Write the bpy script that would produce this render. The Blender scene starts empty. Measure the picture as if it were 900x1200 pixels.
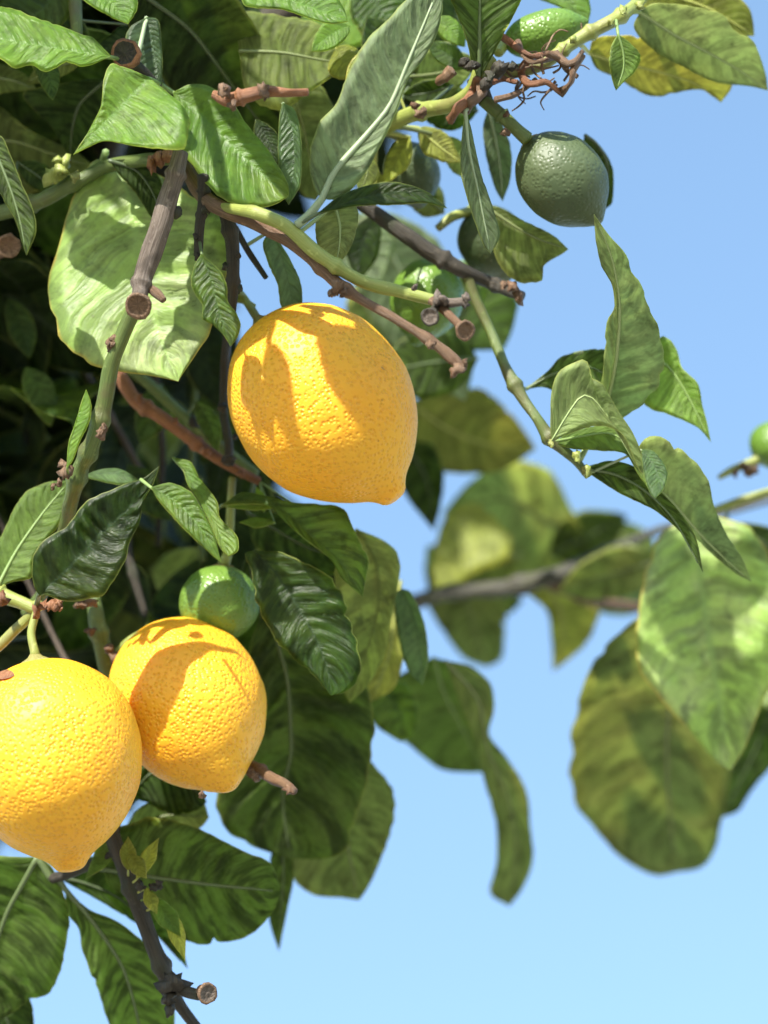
import bpy, math, random
import numpy as np
from mathutils import Vector, Matrix, noise

random.seed(7)
rng = np.random.default_rng(7)
SC = bpy.context.scene
COL = SC.collection

# ------------------------------------------------------------------ camera
PITCH = math.radians(46.0)
CAM = np.array([0.0, 0.0, 1.55])
FWD = np.array([0.0, math.cos(PITCH), math.sin(PITCH)])
UPV = np.array([0.0, -math.sin(PITCH), math.cos(PITCH)])
RGT = np.array([1.0, 0.0, 0.0])
DIST = 1.0                      # metres to the plane of the ripe lemon
PX = 0.4 / 1200.0               # metres per photo pixel on that plane

cam_data = bpy.data.cameras.new("camera")
cam_data.sensor_fit = 'VERTICAL'
cam_data.sensor_height = 36.0
cam_data.lens = 36.0 * DIST / 0.4
cam_data.clip_start = 0.02
cam_data.clip_end = 5000.0
cam_data.dof.use_dof = True
cam_data.dof.focus_distance = 0.975
cam_data.dof.aperture_fstop = 5.0
cam_data.dof.aperture_blades = 0
cam = bpy.data.objects.new("camera", cam_data)
COL.objects.link(cam)
cam.location = CAM
cam.rotation_euler = (math.radians(90) + PITCH, 0, 0)
SC.camera = cam

# ------------------------------------------------------------------ sun and sky
SUNC = np.array([-0.36, 0.86, 0.40])            # right, up, towards the camera
SUN = SUNC[0] * RGT + SUNC[1] * UPV - SUNC[2] * FWD
SUN = SUN / np.linalg.norm(SUN)
sun_elev = math.asin(SUN[2])
sun_az = math.atan2(SUN[0], SUN[1])
world = bpy.data.worlds.new("World")
SC.world = world
world.use_nodes = True
wn = world.node_tree.nodes
wl = world.node_tree.links
wn.clear()
sky = wn.new("ShaderNodeTexSky")
sky.sky_type = 'NISHITA'
sky.sun_disc = False
sky.sun_elevation = sun_elev
sky.sun_rotation = sun_az
sky.altitude = 50
sky.air_density = 1.0
sky.dust_density = 0.0
sky.ozone_density = 1.6
bg = wn.new("ShaderNodeBackground")
bg.inputs['Strength'].default_value = 0.15
wo = wn.new("ShaderNodeOutputWorld")
gam = wn.new("ShaderNodeGamma")
gam.inputs['Gamma'].default_value = 0.70
hsv = wn.new("ShaderNodeHueSaturation")
hsv.inputs['Saturation'].default_value = 1.20
wl.new(sky.outputs[0], gam.inputs[0])
wl.new(gam.outputs[0], hsv.inputs['Color'])
wl.new(hsv.outputs[0], bg.inputs[0])
wl.new(bg.outputs[0], wo.inputs[0])

sd = bpy.data.lights.new("sun", 'SUN')
sd.energy = 2.6
sd.angle = math.radians(0.53)
sd.color = (1.0, 0.95, 0.86)
so = bpy.data.objects.new("sun", sd)
COL.objects.link(so)
so.rotation_euler = Vector(SUN).to_track_quat('Z', 'Y').to_euler()
so.location = (0, 0, 6)

SC.view_settings.view_transform = 'Standard'
SC.view_settings.look = 'None'
SC.view_settings.gamma = 1.0
SC.view_settings.use_curve_mapping = False
SC.view_settings.exposure = 1.98
SC.render.engine = 'CYCLES'
SC.cycles.use_denoising = True
SC.cycles.max_bounces = 7
SC.cycles.diffuse_bounces = 4
SC.cycles.transmission_bounces = 5
SC.cycles.use_adaptive_sampling = True
SC.cycles.adaptive_threshold = 0.015
SC.cycles.sample_clamp_indirect = 6.0


# ------------------------------------------------------------------ helpers
def at(x, y, d):
    """photo pixel and depth (cm behind the lemon plane) to a world point"""
    x = np.asarray(x, float); y = np.asarray(y, float); z = DIST + np.asarray(d, float) / 100.0
    k = PX * z
    return (CAM + FWD * z[..., None] + RGT * ((x - 450) * k)[..., None] + UPV * ((600 - y) * k)[..., None])


def proj(p):
    q = np.asarray(p) - CAM
    z = q @ FWD
    return 450 + (q @ RGT) / (PX * z), 600 - (q @ UPV) / (PX * z), (z - DIST) * 100


def catmull(pts, n):
    """smooth resample of a polyline to n points, evenly by length"""
    P = np.asarray(pts, float)
    if len(P) == 2:
        t = np.linspace(0, 1, n)[:, None]
        return P[0] * (1 - t) + P[1] * t
    Q = np.vstack([2 * P[0] - P[1], P, 2 * P[-1] - P[-2]])
    out = []
    for i in range(1, len(Q) - 2):
        p0, p1, p2, p3 = Q[i - 1], Q[i], Q[i + 1], Q[i + 2]
        t = np.linspace(0, 1, 14, endpoint=False)[:, None]
        # centripetal-like damping of overshoot
        m1 = (p2 - p0) * 0.45; m2 = (p3 - p1) * 0.45
        out.append((2*t**3 - 3*t**2 + 1) * p1 + (t**3 - 2*t**2 + t) * m1 + (-2*t**3 + 3*t**2) * p2 + (t**3 - t**2) * m2)
    out.append(Q[-2][None])
    C = np.vstack(out)
    s = np.concatenate([[0], np.cumsum(np.linalg.norm(np.diff(C[:, :2 if C.shape[1] < 4 else 3], axis=0), axis=1))])
    u = np.linspace(0, s[-1], n)
    return np.stack([np.interp(u, s, C[:, k]) for k in range(C.shape[1])], 1)


def mesh_obj(name, verts, faces, mats, parent=None, origin=None, smooth=True, uvs=None, fmat=None):
    v = np.asarray(verts, float)
    org = v.mean(0) if origin is None else np.asarray(origin, float)
    me = bpy.data.meshes.new(name)
    me.from_pydata((v - org).tolist(), [], faces)
    if not isinstance(mats, (list, tuple)):
        mats = [mats]
    for m in mats:
        me.materials.append(m)
    if fmat is not None:
        me.polygons.foreach_set('material_index', np.asarray(fmat, np.int32))
    if smooth:
        me.polygons.foreach_set('use_smooth', np.ones(len(me.polygons), bool))
    if uvs is not None:
        lay = me.uv_layers.new(name='uv')
        li = np.empty(len(me.loops), np.int32)
        me.loops.foreach_get('vertex_index', li)
        lay.data.foreach_set('uv', np.asarray(uvs, np.float32)[li].ravel())
    me.update()
    o = bpy.data.objects.new(name, me)
    COL.objects.link(o)
    place(o, org, parent)
    return o


WORLD = {}


def place(o, loc, parent):
    loc = np.asarray(loc, float)
    WORLD[o.name] = loc
    if parent is not None:
        o.parent = parent
        o.location = loc - WORLD[parent.name]
    else:
        o.location = loc
    return o


def tag(o, label=None, cat=None, group=None, kind=None):
    if label: o['label'] = label
    if cat: o['category'] = cat
    if group: o['group'] = group
    if kind: o['kind'] = kind
    return o


def empty(name, loc):
    o = bpy.data.objects.new(name, None)
    COL.objects.link(o)
    o.empty_display_size = 0.02
    return place(o, loc, None)


# ------------------------------------------------------------------ materials
class NT:
    def __init__(self, name):
        self.m = bpy.data.materials.new(name)
        self.m.use_nodes = True
        self.n = self.m.node_tree.nodes
        self.l = self.m.node_tree.links
        self.n.clear()

    def node(self, t, **kw):
        nd = self.n.new(t)
        for k, v in kw.items():
            if k.startswith('i_'):
                nd.inputs[k[2:].replace('_', ' ')].default_value = v
            else:
                setattr(nd, k, v)
        return nd

    def link(self, a, b):
        self.l.new(a, b)

    def math(self, op, a, b=None, c=None, clamp=False):
        nd = self.n.new('ShaderNodeMath'); nd.operation = op; nd.use_clamp = clamp
        for i, x in enumerate((a, b, c)):
            if x is None: continue
            if isinstance(x, (int, float)): nd.inputs[i].default_value = x
            else: self.l.new(x, nd.inputs[i])
        return nd.outputs[0]

    def smooth(self, x, a, b):
        nd = self.n.new('ShaderNodeMapRange'); nd.interpolation_type = 'SMOOTHSTEP'; nd.clamp = True
        self.l.new(x, nd.inputs[0])
        nd.inputs[1].default_value = a; nd.inputs[2].default_value = b
        nd.inputs[3].default_value = 0; nd.inputs[4].default_value = 1
        return nd.outputs[0]

    def mix(self, f, a, b):
        nd = self.n.new('ShaderNodeMix'); nd.data_type = 'RGBA'
        if isinstance(f, (int, float)): nd.inputs[0].default_value = f
        else: self.l.new(f, nd.inputs[0])
        for i, x in ((6, a), (7, b)):
            if isinstance(x, tuple): nd.inputs[i].default_value = (*x[:3], 1)
            else: self.l.new(x, nd.inputs[i])
        return nd.outputs[2]

    def noise(self, vec, scale, detail=3, rough=0.55):
        nd = self.n.new('ShaderNodeTexNoise'); nd.inputs['Scale'].default_value = scale
        nd.inputs['Detail'].default_value = detail; nd.inputs['Roughness'].default_value = rough
        self.l.new(vec, nd.inputs['Vector'])
        return nd.outputs[0]

    def voronoi(self, vec, scale, feature='F1', out='Distance'):
        nd = self.n.new('ShaderNodeTexVoronoi'); nd.feature = feature
        nd.inputs['Scale'].default_value = scale
        self.l.new(vec, nd.inputs['Vector'])
        return nd.outputs[out]

    def objvec(self):
        """object coordinates shifted by a random amount per object"""
        tc = self.n.new('ShaderNodeTexCoord'); oi = self.n.new('ShaderNodeObjectInfo')
        ad = self.n.new('ShaderNodeVectorMath'); ad.operation = 'MULTIPLY_ADD'
        cb = self.n.new('ShaderNodeCombineXYZ')
        self.l.new(oi.outputs['Random'], cb.inputs[0]); self.l.new(oi.outputs['Random'], cb.inputs[1])
        self.l.new(cb.outputs[0], ad.inputs[0]); ad.inputs[1].default_value = (7.3, 3.1, 5.7)
        self.l.new(tc.outputs['Object'], ad.inputs[2])
        return ad.outputs[0], oi.outputs['Random']


def leaf_material(name, blade, vein, trans, rough, tfac, edge, patch, quilt, spec=0.5, spots=0.0, streakw=0.6, nvein=14.0):
    t = NT(name)
    uv = t.node('ShaderNodeUVMap', uv_map='uv')
    sep = t.node('ShaderNodeSeparateXYZ'); t.link(uv.outputs[0], sep.inputs[0])
    ov, rnd = t.objvec()
    wob = t.noise(ov, 45, 2)
    w = t.math('MULTIPLY', t.math('ABSOLUTE', t.math('SUBTRACT', sep.outputs[0], 0.5)), 2.0)
    right = t.math('GREATER_THAN', sep.outputs[0], 0.5)
    # side veins run from the midrib towards the tip
    ph = t.math('SUBTRACT', sep.outputs[1], t.math('MULTIPLY', t.math('POWER', w, 1.25), 0.15))
    ph = t.math('ADD', t.math('MULTIPLY', ph, nvein), t.math('MULTIPLY', right, 0.37))
    ph = t.math('ADD', ph, t.math('MULTIPLY', t.math('SUBTRACT', wob, 0.5), 1.3))
    tri = t.math('ABSOLUTE', t.math('SUBTRACT', t.math('FRACT', ph), 0.5))      # 0 on a vein
    lat = t.math('SUBTRACT', 1.0, t.smooth(tri, 0.01, 0.07))
    lat = t.math('MULTIPLY', lat, t.math('SUBTRACT', 1.0, t.smooth(w, 0.4, 0.95)))
    mid = t.math('SUBTRACT', 1.0, t.smooth(w, 0.015, 0.07))
    # uneven herringbone: paler tissue between side veins, and quilting shade painted into the colour
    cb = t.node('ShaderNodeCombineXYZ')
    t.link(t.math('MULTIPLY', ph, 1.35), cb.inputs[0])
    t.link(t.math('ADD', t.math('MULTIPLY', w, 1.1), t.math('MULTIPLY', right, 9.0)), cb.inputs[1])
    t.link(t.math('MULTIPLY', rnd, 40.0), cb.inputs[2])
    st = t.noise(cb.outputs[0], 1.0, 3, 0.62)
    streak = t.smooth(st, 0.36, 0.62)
    big = t.noise(ov, 34, 3, .65)
    fine = t.noise(ov, 420, 2)
    blot = t.smooth(t.noise(ov, 130, 3, .7), 0.5, 0.75)
    bcol = t.mix(t.smooth(big, 0.40, 0.70), blade, patch)
    # one factor for the pattern, shared by the reflected and the transmitted colour
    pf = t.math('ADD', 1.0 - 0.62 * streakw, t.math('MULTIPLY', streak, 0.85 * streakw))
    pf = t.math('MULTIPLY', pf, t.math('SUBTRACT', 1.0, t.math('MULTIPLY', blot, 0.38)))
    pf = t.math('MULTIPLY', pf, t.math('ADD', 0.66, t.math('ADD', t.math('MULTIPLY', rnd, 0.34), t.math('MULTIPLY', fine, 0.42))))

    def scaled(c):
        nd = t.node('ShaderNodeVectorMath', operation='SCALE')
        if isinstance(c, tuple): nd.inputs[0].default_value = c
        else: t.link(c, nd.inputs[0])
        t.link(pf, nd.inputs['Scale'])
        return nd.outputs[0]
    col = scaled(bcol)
    col = t.mix(t.math('MULTIPLY', lat, 0.32), col, vein)
    vm = t.math('MULTIPLY', mid, 0.8)
    col = t.mix(vm, col, vein)
    em = t.math('MULTIPLY', t.smooth(t.math('ADD', w, t.math('MULTIPLY', t.math('SUBTRACT', big, 0.5), 0.12)), 0.955, 1.0), 0.75)
    col = t.mix(em, col, edge)
    if spots > 0:
        sp = t.math('LESS_THAN', t.voronoi(ov, 130), 0.11)
        sp = t.math('MULTIPLY', sp, t.math('MULTIPLY', t.smooth(wob, 0.52, 0.6), spots))
        col = t.mix(sp, col, (0.05, 0.035, 0.015))
        fl = t.math('MULTIPLY', t.smooth(t.noise(ov, 150, 4, 0.7), 0.66, 0.74), 0.5 * spots)
        col = t.mix(fl, col, (0.30, 0.30, 0.17))
    pr = t.node('ShaderNodeBsdfPrincipled')
    t.link(col, pr.inputs['Base Color'])
    pr.inputs['Specular IOR Level'].default_value = spec
    t.link(t.math('ADD', rough, t.math('ADD', t.math('MULTIPLY', fine, 0.26), t.math('MULTIPLY', blot, 0.14))), pr.inputs['Roughness'])
    hgt = t.math('MULTIPLY', t.smooth(tri, 0.0, 0.45), quilt * 0.45)
    hgt = t.math('ADD', hgt, t.math('MULTIPLY', st, 2.6 * quilt))
    hgt = t.math('MULTIPLY', hgt, t.math('SUBTRACT', 1.0, t.smooth(w, 0.8, 1.0)))
    hgt = t.math('ADD', hgt, t.math('MULTIPLY', wob, 1.2))
    hgt = t.math('ADD', hgt, t.math('MULTIPLY', fine, 0.22))
    bp = t.node('ShaderNodeBump'); bp.inputs['Strength'].default_value = 0.6; bp.inputs['Distance'].default_value = 0.0015
    t.link(hgt, bp.inputs['Height'])
    t.link(bp.outputs[0], pr.inputs['Normal'])
    tr = t.node('ShaderNodeBsdfTranslucent')
    tcol = t.mix(t.math('MULTIPLY', t.smooth(big, 0.35, 0.75), 0.35), trans, (trans[0] * 1.0, trans[1] * 0.72, trans[2]))
    tcol = t.mix(t.math('MULTIPLY', vm, 0.45), scaled(tcol), (trans[0] * 0.4, trans[1] * 0.35, trans[2] * 0.3))
    t.link(tcol, tr.inputs[0])
    mx = t.node('ShaderNodeMixShader'); mx.inputs[0].default_value = tfac
    t.link(pr.outputs[0], mx.inputs[1]); t.link(tr.outputs[0], mx.inputs[2])
    out = t.node('ShaderNodeOutputMaterial')
    t.link(mx.outputs[0], out.inputs[0])
    return t.m


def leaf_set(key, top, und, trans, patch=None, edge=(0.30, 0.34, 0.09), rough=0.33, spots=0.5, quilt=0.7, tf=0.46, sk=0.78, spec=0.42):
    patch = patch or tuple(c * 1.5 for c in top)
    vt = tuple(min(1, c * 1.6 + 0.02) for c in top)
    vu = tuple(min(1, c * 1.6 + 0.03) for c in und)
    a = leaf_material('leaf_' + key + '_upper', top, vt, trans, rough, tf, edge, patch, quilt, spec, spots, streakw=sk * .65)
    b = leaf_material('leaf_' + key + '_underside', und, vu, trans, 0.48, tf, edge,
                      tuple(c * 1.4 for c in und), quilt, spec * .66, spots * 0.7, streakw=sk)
    r = NT('midrib_' + key)
    p = r.node('ShaderNodeBsdfPrincipled'); o = r.node('ShaderNodeOutputMaterial')
    ov, _ = r.objvec()
    r.link(r.mix(r.noise(ov, 200), tuple(c * 0.8 for c in vu), vu), p.inputs['Base Color'])
    p.inputs['Roughness'].default_value = 0.45
    p.inputs['Subsurface Weight'].default_value = 0.0
    r.link(p.outputs[0], o.inputs[0])
    return (a, b, r.m)


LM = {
    'deep_shade':   leaf_set('deep_shade', (.010, .022, .005), (.017, .030, .008), (.28, .38, .09), patch=(.018, .032, .008), tf=.22, sk=.6, spec=.18, rough=.45),  # blade colours darkened to put the crown interior's shade into the leaves
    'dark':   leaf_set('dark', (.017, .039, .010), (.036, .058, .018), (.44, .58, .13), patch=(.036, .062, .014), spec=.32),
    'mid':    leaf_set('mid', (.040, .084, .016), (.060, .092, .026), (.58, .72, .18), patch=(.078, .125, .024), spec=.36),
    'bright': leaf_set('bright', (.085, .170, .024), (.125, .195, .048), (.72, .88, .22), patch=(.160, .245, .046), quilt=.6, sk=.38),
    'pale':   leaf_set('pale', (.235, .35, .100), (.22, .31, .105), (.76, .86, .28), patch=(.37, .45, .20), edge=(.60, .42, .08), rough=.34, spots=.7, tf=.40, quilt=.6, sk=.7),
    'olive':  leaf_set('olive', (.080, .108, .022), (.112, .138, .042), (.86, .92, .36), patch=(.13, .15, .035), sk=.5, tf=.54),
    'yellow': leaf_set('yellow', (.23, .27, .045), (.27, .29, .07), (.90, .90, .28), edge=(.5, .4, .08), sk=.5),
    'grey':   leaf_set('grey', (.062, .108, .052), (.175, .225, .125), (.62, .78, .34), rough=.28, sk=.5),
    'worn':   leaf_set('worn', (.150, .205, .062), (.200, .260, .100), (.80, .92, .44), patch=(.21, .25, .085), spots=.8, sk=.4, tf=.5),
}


def bark(name, c1, c2, c3, streak=60, rough=0.6, bumpd=0.0012):
    t = NT(name)
    tc = t.node('ShaderNodeUVMap', uv_map='uv')
    ov, rnd = t.objvec()
    mp = t.node('ShaderNodeMapping'); mp.inputs['Scale'].default_value = (26, 5, 1)
    t.link(tc.outputs[0], mp.inputs[0])
    st = t.noise(mp.outputs[0], 1.0, 4, 0.65)
    sp = t.noise(ov, 320, 3, 0.6)
    bg_ = t.noise(ov, streak, 3)
    col = t.mix(t.smooth(st, 0.35, 0.68), c1, c2)
    col = t.mix(t.math('MULTIPLY', t.smooth(bg_, 0.5, 0.66), 0.85), col, c3)
    col = t.mix(t.math('MULTIPLY', t.smooth(sp, 0.60, 0.72), 0.5), col, tuple(min(1, c * 1.6 + .03) for c in c2))
    pr = t.node('ShaderNodeBsdfPrincipled'); t.link(col, pr.inputs['Base Color'])
    pr.inputs['Roughness'].default_value = rough
    bp = t.node('ShaderNodeBump'); bp.inputs['Strength'].default_value = 0.7; bp.inputs['Distance'].default_value = bumpd
    t.link(t.math('ADD', st, t.math('MULTIPLY', sp, 0.5)), bp.inputs['Height'])
    t.link(bp.outputs[0], pr.inputs['Normal'])
    o = t.node('ShaderNodeOutputMaterial'); t.link(pr.outputs[0], o.inputs[0])
    return t.m


BK = {
    'green': bark('green_stem', (.075, .115, .024), (.13, .175, .045), (.10, .10, .035), bumpd=.0005, rough=.45),
    'lime': bark('young_green_stem', (.22, .27, .05), (.30, .33, .09), (.20, .19, .06), bumpd=.0003, rough=.42),
    'dark': bark('dark_bark', (.020, .017, .012), (.060, .047, .030), (.035, .040, .018)),
    'grey': bark('grey_bark', (.085, .060, .045), (.20, .16, .13), (.05, .035, .025)),
    'brown': bark('brown_bark', (.10, .055, .028), (.24, .145, .085), (.14, .07, .035)),
    'red': bark('red_twig', (.20, .075, .030), (.34, .16, .075), (.16, .07, .035)),
    'moss': bark('blurred_branch_bark', (.045, .045, .032), (.11, .105, .080), (.07, .075, .03)),
}


def peel(name, c_main, c_alt, speck, pore=600, pd=0.00055, rough=0.36, sss=0.45, blemish=0.5, scar=(0.30, 0.13, 0.06)):
    t = NT(name)
    ov, rnd = t.objvec()
    v1 = t.voronoi(ov, pore, 'F1')
    pit = t.smooth(v1, 0.02, 0.62)                  # 0 in an oil gland pit
    lo = t.noise(ov, 26, 3)
    mid = t.noise(ov, 75, 2)
    col = t.mix(t.smooth(lo, 0.35, 0.7), c_main, c_alt)  # two peel tones mixed by random noise
    col = t.mix(t.math('MULTIPLY', t.math('SUBTRACT', 1.0, pit), 0.28), col, tuple(c * 0.75 for c in c_alt))
    sp = t.math('LESS_THAN', t.voronoi(ov, 230), 0.10)
    sp = t.math('MULTIPLY', sp, t.math('MULTIPLY', t.smooth(mid, 0.5, 0.60), blemish))
    col = t.mix(sp, col, speck)
    sc_ = t.math('MULTIPLY', t.smooth(t.noise(ov, 150, 4, 0.75), 0.66, 0.70), t.math('MULTIPLY', t.smooth(lo, 0.52, 0.62), blemish * 1.1))
    col = t.mix(sc_, col, scar)
    pr = t.node('ShaderNodeBsdfPrincipled')
    t.link(col, pr.inputs['Base Color'])
    t.link(t.math('ADD', rough, t.math('MULTIPLY', pit, 0.12)), pr.inputs['Roughness'])
    pr.inputs['Specular IOR Level'].default_value = 0.45
    pr.inputs['Subsurface Weight'].default_value = sss
    pr.inputs['Subsurface Radius'].default_value = (1.0, 0.55, 0.12)
    pr.inputs['Subsurface Scale'].default_value = 0.006
    h = t.math('ADD', pit, t.math('MULTIPLY', mid, 1.0))
    h = t.math('ADD', h, t.math('MULTIPLY', sc_, .6))
    bp = t.node('ShaderNodeBump'); bp.inputs['Strength'].default_value = 0.8; bp.inputs['Distance'].default_value = pd
    t.link(h, bp.inputs['Height']); t.link(bp.outputs[0], pr.inputs['Normal'])
    o = t.node('ShaderNodeOutputMaterial'); t.link(pr.outputs[0], o.inputs[0])
    return t.m


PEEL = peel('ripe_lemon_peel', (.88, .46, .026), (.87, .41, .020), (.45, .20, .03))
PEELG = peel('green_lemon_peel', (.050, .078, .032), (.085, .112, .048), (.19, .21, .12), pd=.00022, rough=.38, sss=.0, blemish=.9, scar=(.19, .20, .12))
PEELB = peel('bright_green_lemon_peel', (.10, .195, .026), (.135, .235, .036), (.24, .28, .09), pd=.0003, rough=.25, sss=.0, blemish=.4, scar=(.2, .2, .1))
CALYX = bark('calyx', (.20, .19, .05), (.30, .26, .08), (.22, .12, .05), bumpd=.0006)


# ------------------------------------------------------------------ ground
def ground_material():
    t = NT('dry_ground')
    tc = t.node('ShaderNodeTexCoord')
    a = t.noise(tc.outputs['Object'], 0.6, 5); b = t.noise(tc.outputs['Object'], 14, 5, .7)
    col = t.mix(t.smooth(a, .35, .65), (.44, .36, .25), (.50, .43, .32))
    col = t.mix(t.smooth(b, .52, .7), col, (.24, .20, .12))
    pr = t.node('ShaderNodeBsdfPrincipled'); pr.inputs['Roughness'].default_value = .9
    t.link(col, pr.inputs['Base Color'])
    bp = t.node('ShaderNodeBump'); bp.inputs['Distance'].default_value = .02
    t.link(b, bp.inputs['Height']); t.link(bp.outputs[0], pr.inputs['Normal'])
    o = t.node('ShaderNodeOutputMaterial'); t.link(pr.outputs[0], o.inputs[0])
    return t.m


def build_ground():
    r = [0, .5, 1, 2, 4, 8, 16, 40, 120, 400, 1500, 4000]
    vs = [(0, 0, 0)]; fs = []
    n = 48
    for k, rr in enumerate(r[1:]):
        for i in range(n):
            a = 2 * math.pi * i / n
            x, y = rr * math.cos(a), rr * math.sin(a)
            vs.append((x, y, 0.05 * noise.noise((x * .4, y * .4, 0)) if rr < 60 else 0))
    for i in range(n):
        fs.append((0, 1 + i, 1 + (i + 1) % n))
    for k in range(len(r) - 2):
        for i in range(n):
            a, b = 1 + k * n + i, 1 + k * n + (i + 1) % n
            fs.append((a, a + n, b + n, b))
    o = mesh_obj('ground', vs, fs, ground_material(), origin=(0, 0, 0))
    tag(o, 'dry pale earth ground below the lemon tree', None, None, 'structure')


build_ground()

# ------------------------------------------------------------------ the tree
TRUNK = at(-420, 0, 55)
TREE = empty('lemon_tree', (TRUNK[0], TRUNK[1], 0.0))
tag(TREE, 'lemon tree with glossy green leaves and pruned twigs bearing ripe and green fruit', 'tree')


def tube(name, P, R, mat, parent, sides=10, rough=0.06, seed=0, caps=True, nodes=()):
    """P world points (n,3), R radii (n); slight lumps and nodes along it"""
    P = np.asarray(P); n = len(P)
    T = np.gradient(P, axis=0); T /= np.linalg.norm(T, axis=1)[:, None] + 1e-12
    ref = np.array([0.3, 0.1, 0.95])
    if abs(T[0] @ ref) > 0.9: ref = np.array([1., 0, 0])
    N = np.cross(T[0], ref); N /= np.linalg.norm(N)
    vs, uv, fs = [], [], []
    L = np.concatenate([[0], np.cumsum(np.linalg.norm(np.diff(P, axis=0), axis=1))])
    for i in range(n):
        N = N - T[i] * (N @ T[i]); N /= np.linalg.norm(N)
        B = np.cross(T[i], N)
        for k in range(sides):
            a = 2 * math.pi * k / sides
            d = math.cos(a) * N + math.sin(a) * B
            q = P[i] * 90 + d * 0.9
            rr = R[i] * (1 + rough * 2 * noise.noise((q[0] + seed * 3.1, q[1], q[2])))
            vs.append(P[i] + d * rr)
            uv.append((abs(k / sides * 2 - 1), L[i] * 14))
    for i in range(n - 1):
        for k in range(sides):
            a = i * sides + k; b = i * sides + (k + 1) % sides
            fs.append((a, b, b + sides, a + sides))
    if caps:
        for i, s in ((0, -1), (n - 1, 1)):
            c = len(vs)
            vs.append(P[i] + T[i] * s * R[i] * 0.35); uv.append((.5, L[i] * 14))
            for k in range(sides):
                a = i * sides + k; b = i * sides + (k + 1) % sides
                fs.append((a, c, b) if s < 0 else (a, b, c))
    return mesh_obj(name, vs, fs, mat, parent, origin=P[0], uvs=uv)


STEMS = []


def branch(pts, mat, name='branch', parent=None, sides=12, nodes=(), rough=0.07, n=None, label=None):
    """pts: (x, y, depth cm, radius in photo px)"""
    C = catmull(pts, n or max(14, len(pts) * 9))
    P = at(C[:, 0], C[:, 1], C[:, 2])
    R = C[:, 3] * PX * (1 + C[:, 2] / 100)
    for f in nodes:                                   # swollen nodes at fractions of the length
        u = np.linspace(0, 1, len(R))
        R = R * (1 + 0.38 * np.exp(-((u - f) / 0.018) ** 2))
    if name in ('branch', 'limb'): STEMS.append(P)
    o = tube(name, P, R, BK[mat], parent or TREE, sides, rough, seed=random.random() * 50)
    if label: o['label'] = label
    return o


def lump(name, p, r, mat, parent, stretch=(1, 1, 1), rough=0.5, seed=0):
    """small knobbly body: a bud, leaf scar or knot"""
    vs, fs, uv = [], [], []
    nu, nv = 8, 6
    for j in range(nv + 1):
        th = math.pi * j / nv
        for i in range(nu):
            ph = 2 * math.pi * i / nu
            d = np.array([math.sin(th) * math.cos(ph), math.sin(th) * math.sin(ph), math.cos(th)])
            q = Vector(d * 1.7) + Vector((seed * 7.7, 1.3, seed))
            rr = r * (1 + rough * noise.noise(q) + rough * .6 * noise.noise(q * 2.7))
            vs.append(p + d * rr * np.asarray(stretch)); uv.append((i / nu, j / nv * .2))
    for j in range(nv):
        for i in range(nu):
            a = j * nu + i; b = j * nu + (i + 1) % nu
            fs.append((a, a + nu, b + nu, b))
    return mesh_obj(name, vs, fs, mat, parent, origin=p, uvs=uv)


def buds(parent, items, mat='brown'):
    for k, (x, y, d, r) in enumerate(items):
        p = at(x, y, d)
        lump('bud', p, r * PX, BK[mat], parent, [random.uniform(.6, 1.25) for _ in range(3)], 1.0, seed=k + x * .37)


def cut_end(x, y, d, r, parent, axis=(0, -.2, 1), rim='brown', core='grey'):
    """pruned stub face: a flared rim round a sunken pith disc. axis in right, up, towards camera"""
    p = at(x, y, d)
    ax = axis[0] * RGT + axis[1] * UPV - axis[2] * FWD
    ax /= np.linalg.norm(ax)
    n1 = np.cross(ax, [0.2, .5, .8]); n1 /= np.linalg.norm(n1); n2 = np.cross(ax, n1)
    rr = r * PX
    prof = [(0.62, -1.3), (0.72, -.6), (1.02, -.15), (1.05, .1), (.82, .16), (.70, .02), (.45, -.03), (.18, .04), (.0, .08)]
    vs, fs, uv = [], [], []
    S = 14
    for j, (a, b) in enumerate(prof):
        for k in range(S):
            an = 2 * math.pi * k / S
            wv = 1 + .16 * noise.noise((math.cos(an) * 1.6 + x, math.sin(an) * 1.6, j * .2))
            vs.append(p + (n1 * math.cos(an) + n2 * math.sin(an)) * a * rr * wv + ax * b * rr)
            uv.append((k / S, j * .1))
    for j in range(len(prof) - 1):
        for k in range(S):
            a = j * S + k; b = j * S + (k + 1) % S
            fs.append((a, b, b + S, a + S))
    fm = [0 if f[0] // S < 4 else 1 for f in fs]
    return mesh_obj('cut_end', vs, fs, [BK[rim], BK[core]], parent, origin=p, uvs=uv, fmat=fm)


# ------------------------------------------------------------------ leaves
LEAF_T = 0.00034


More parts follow.
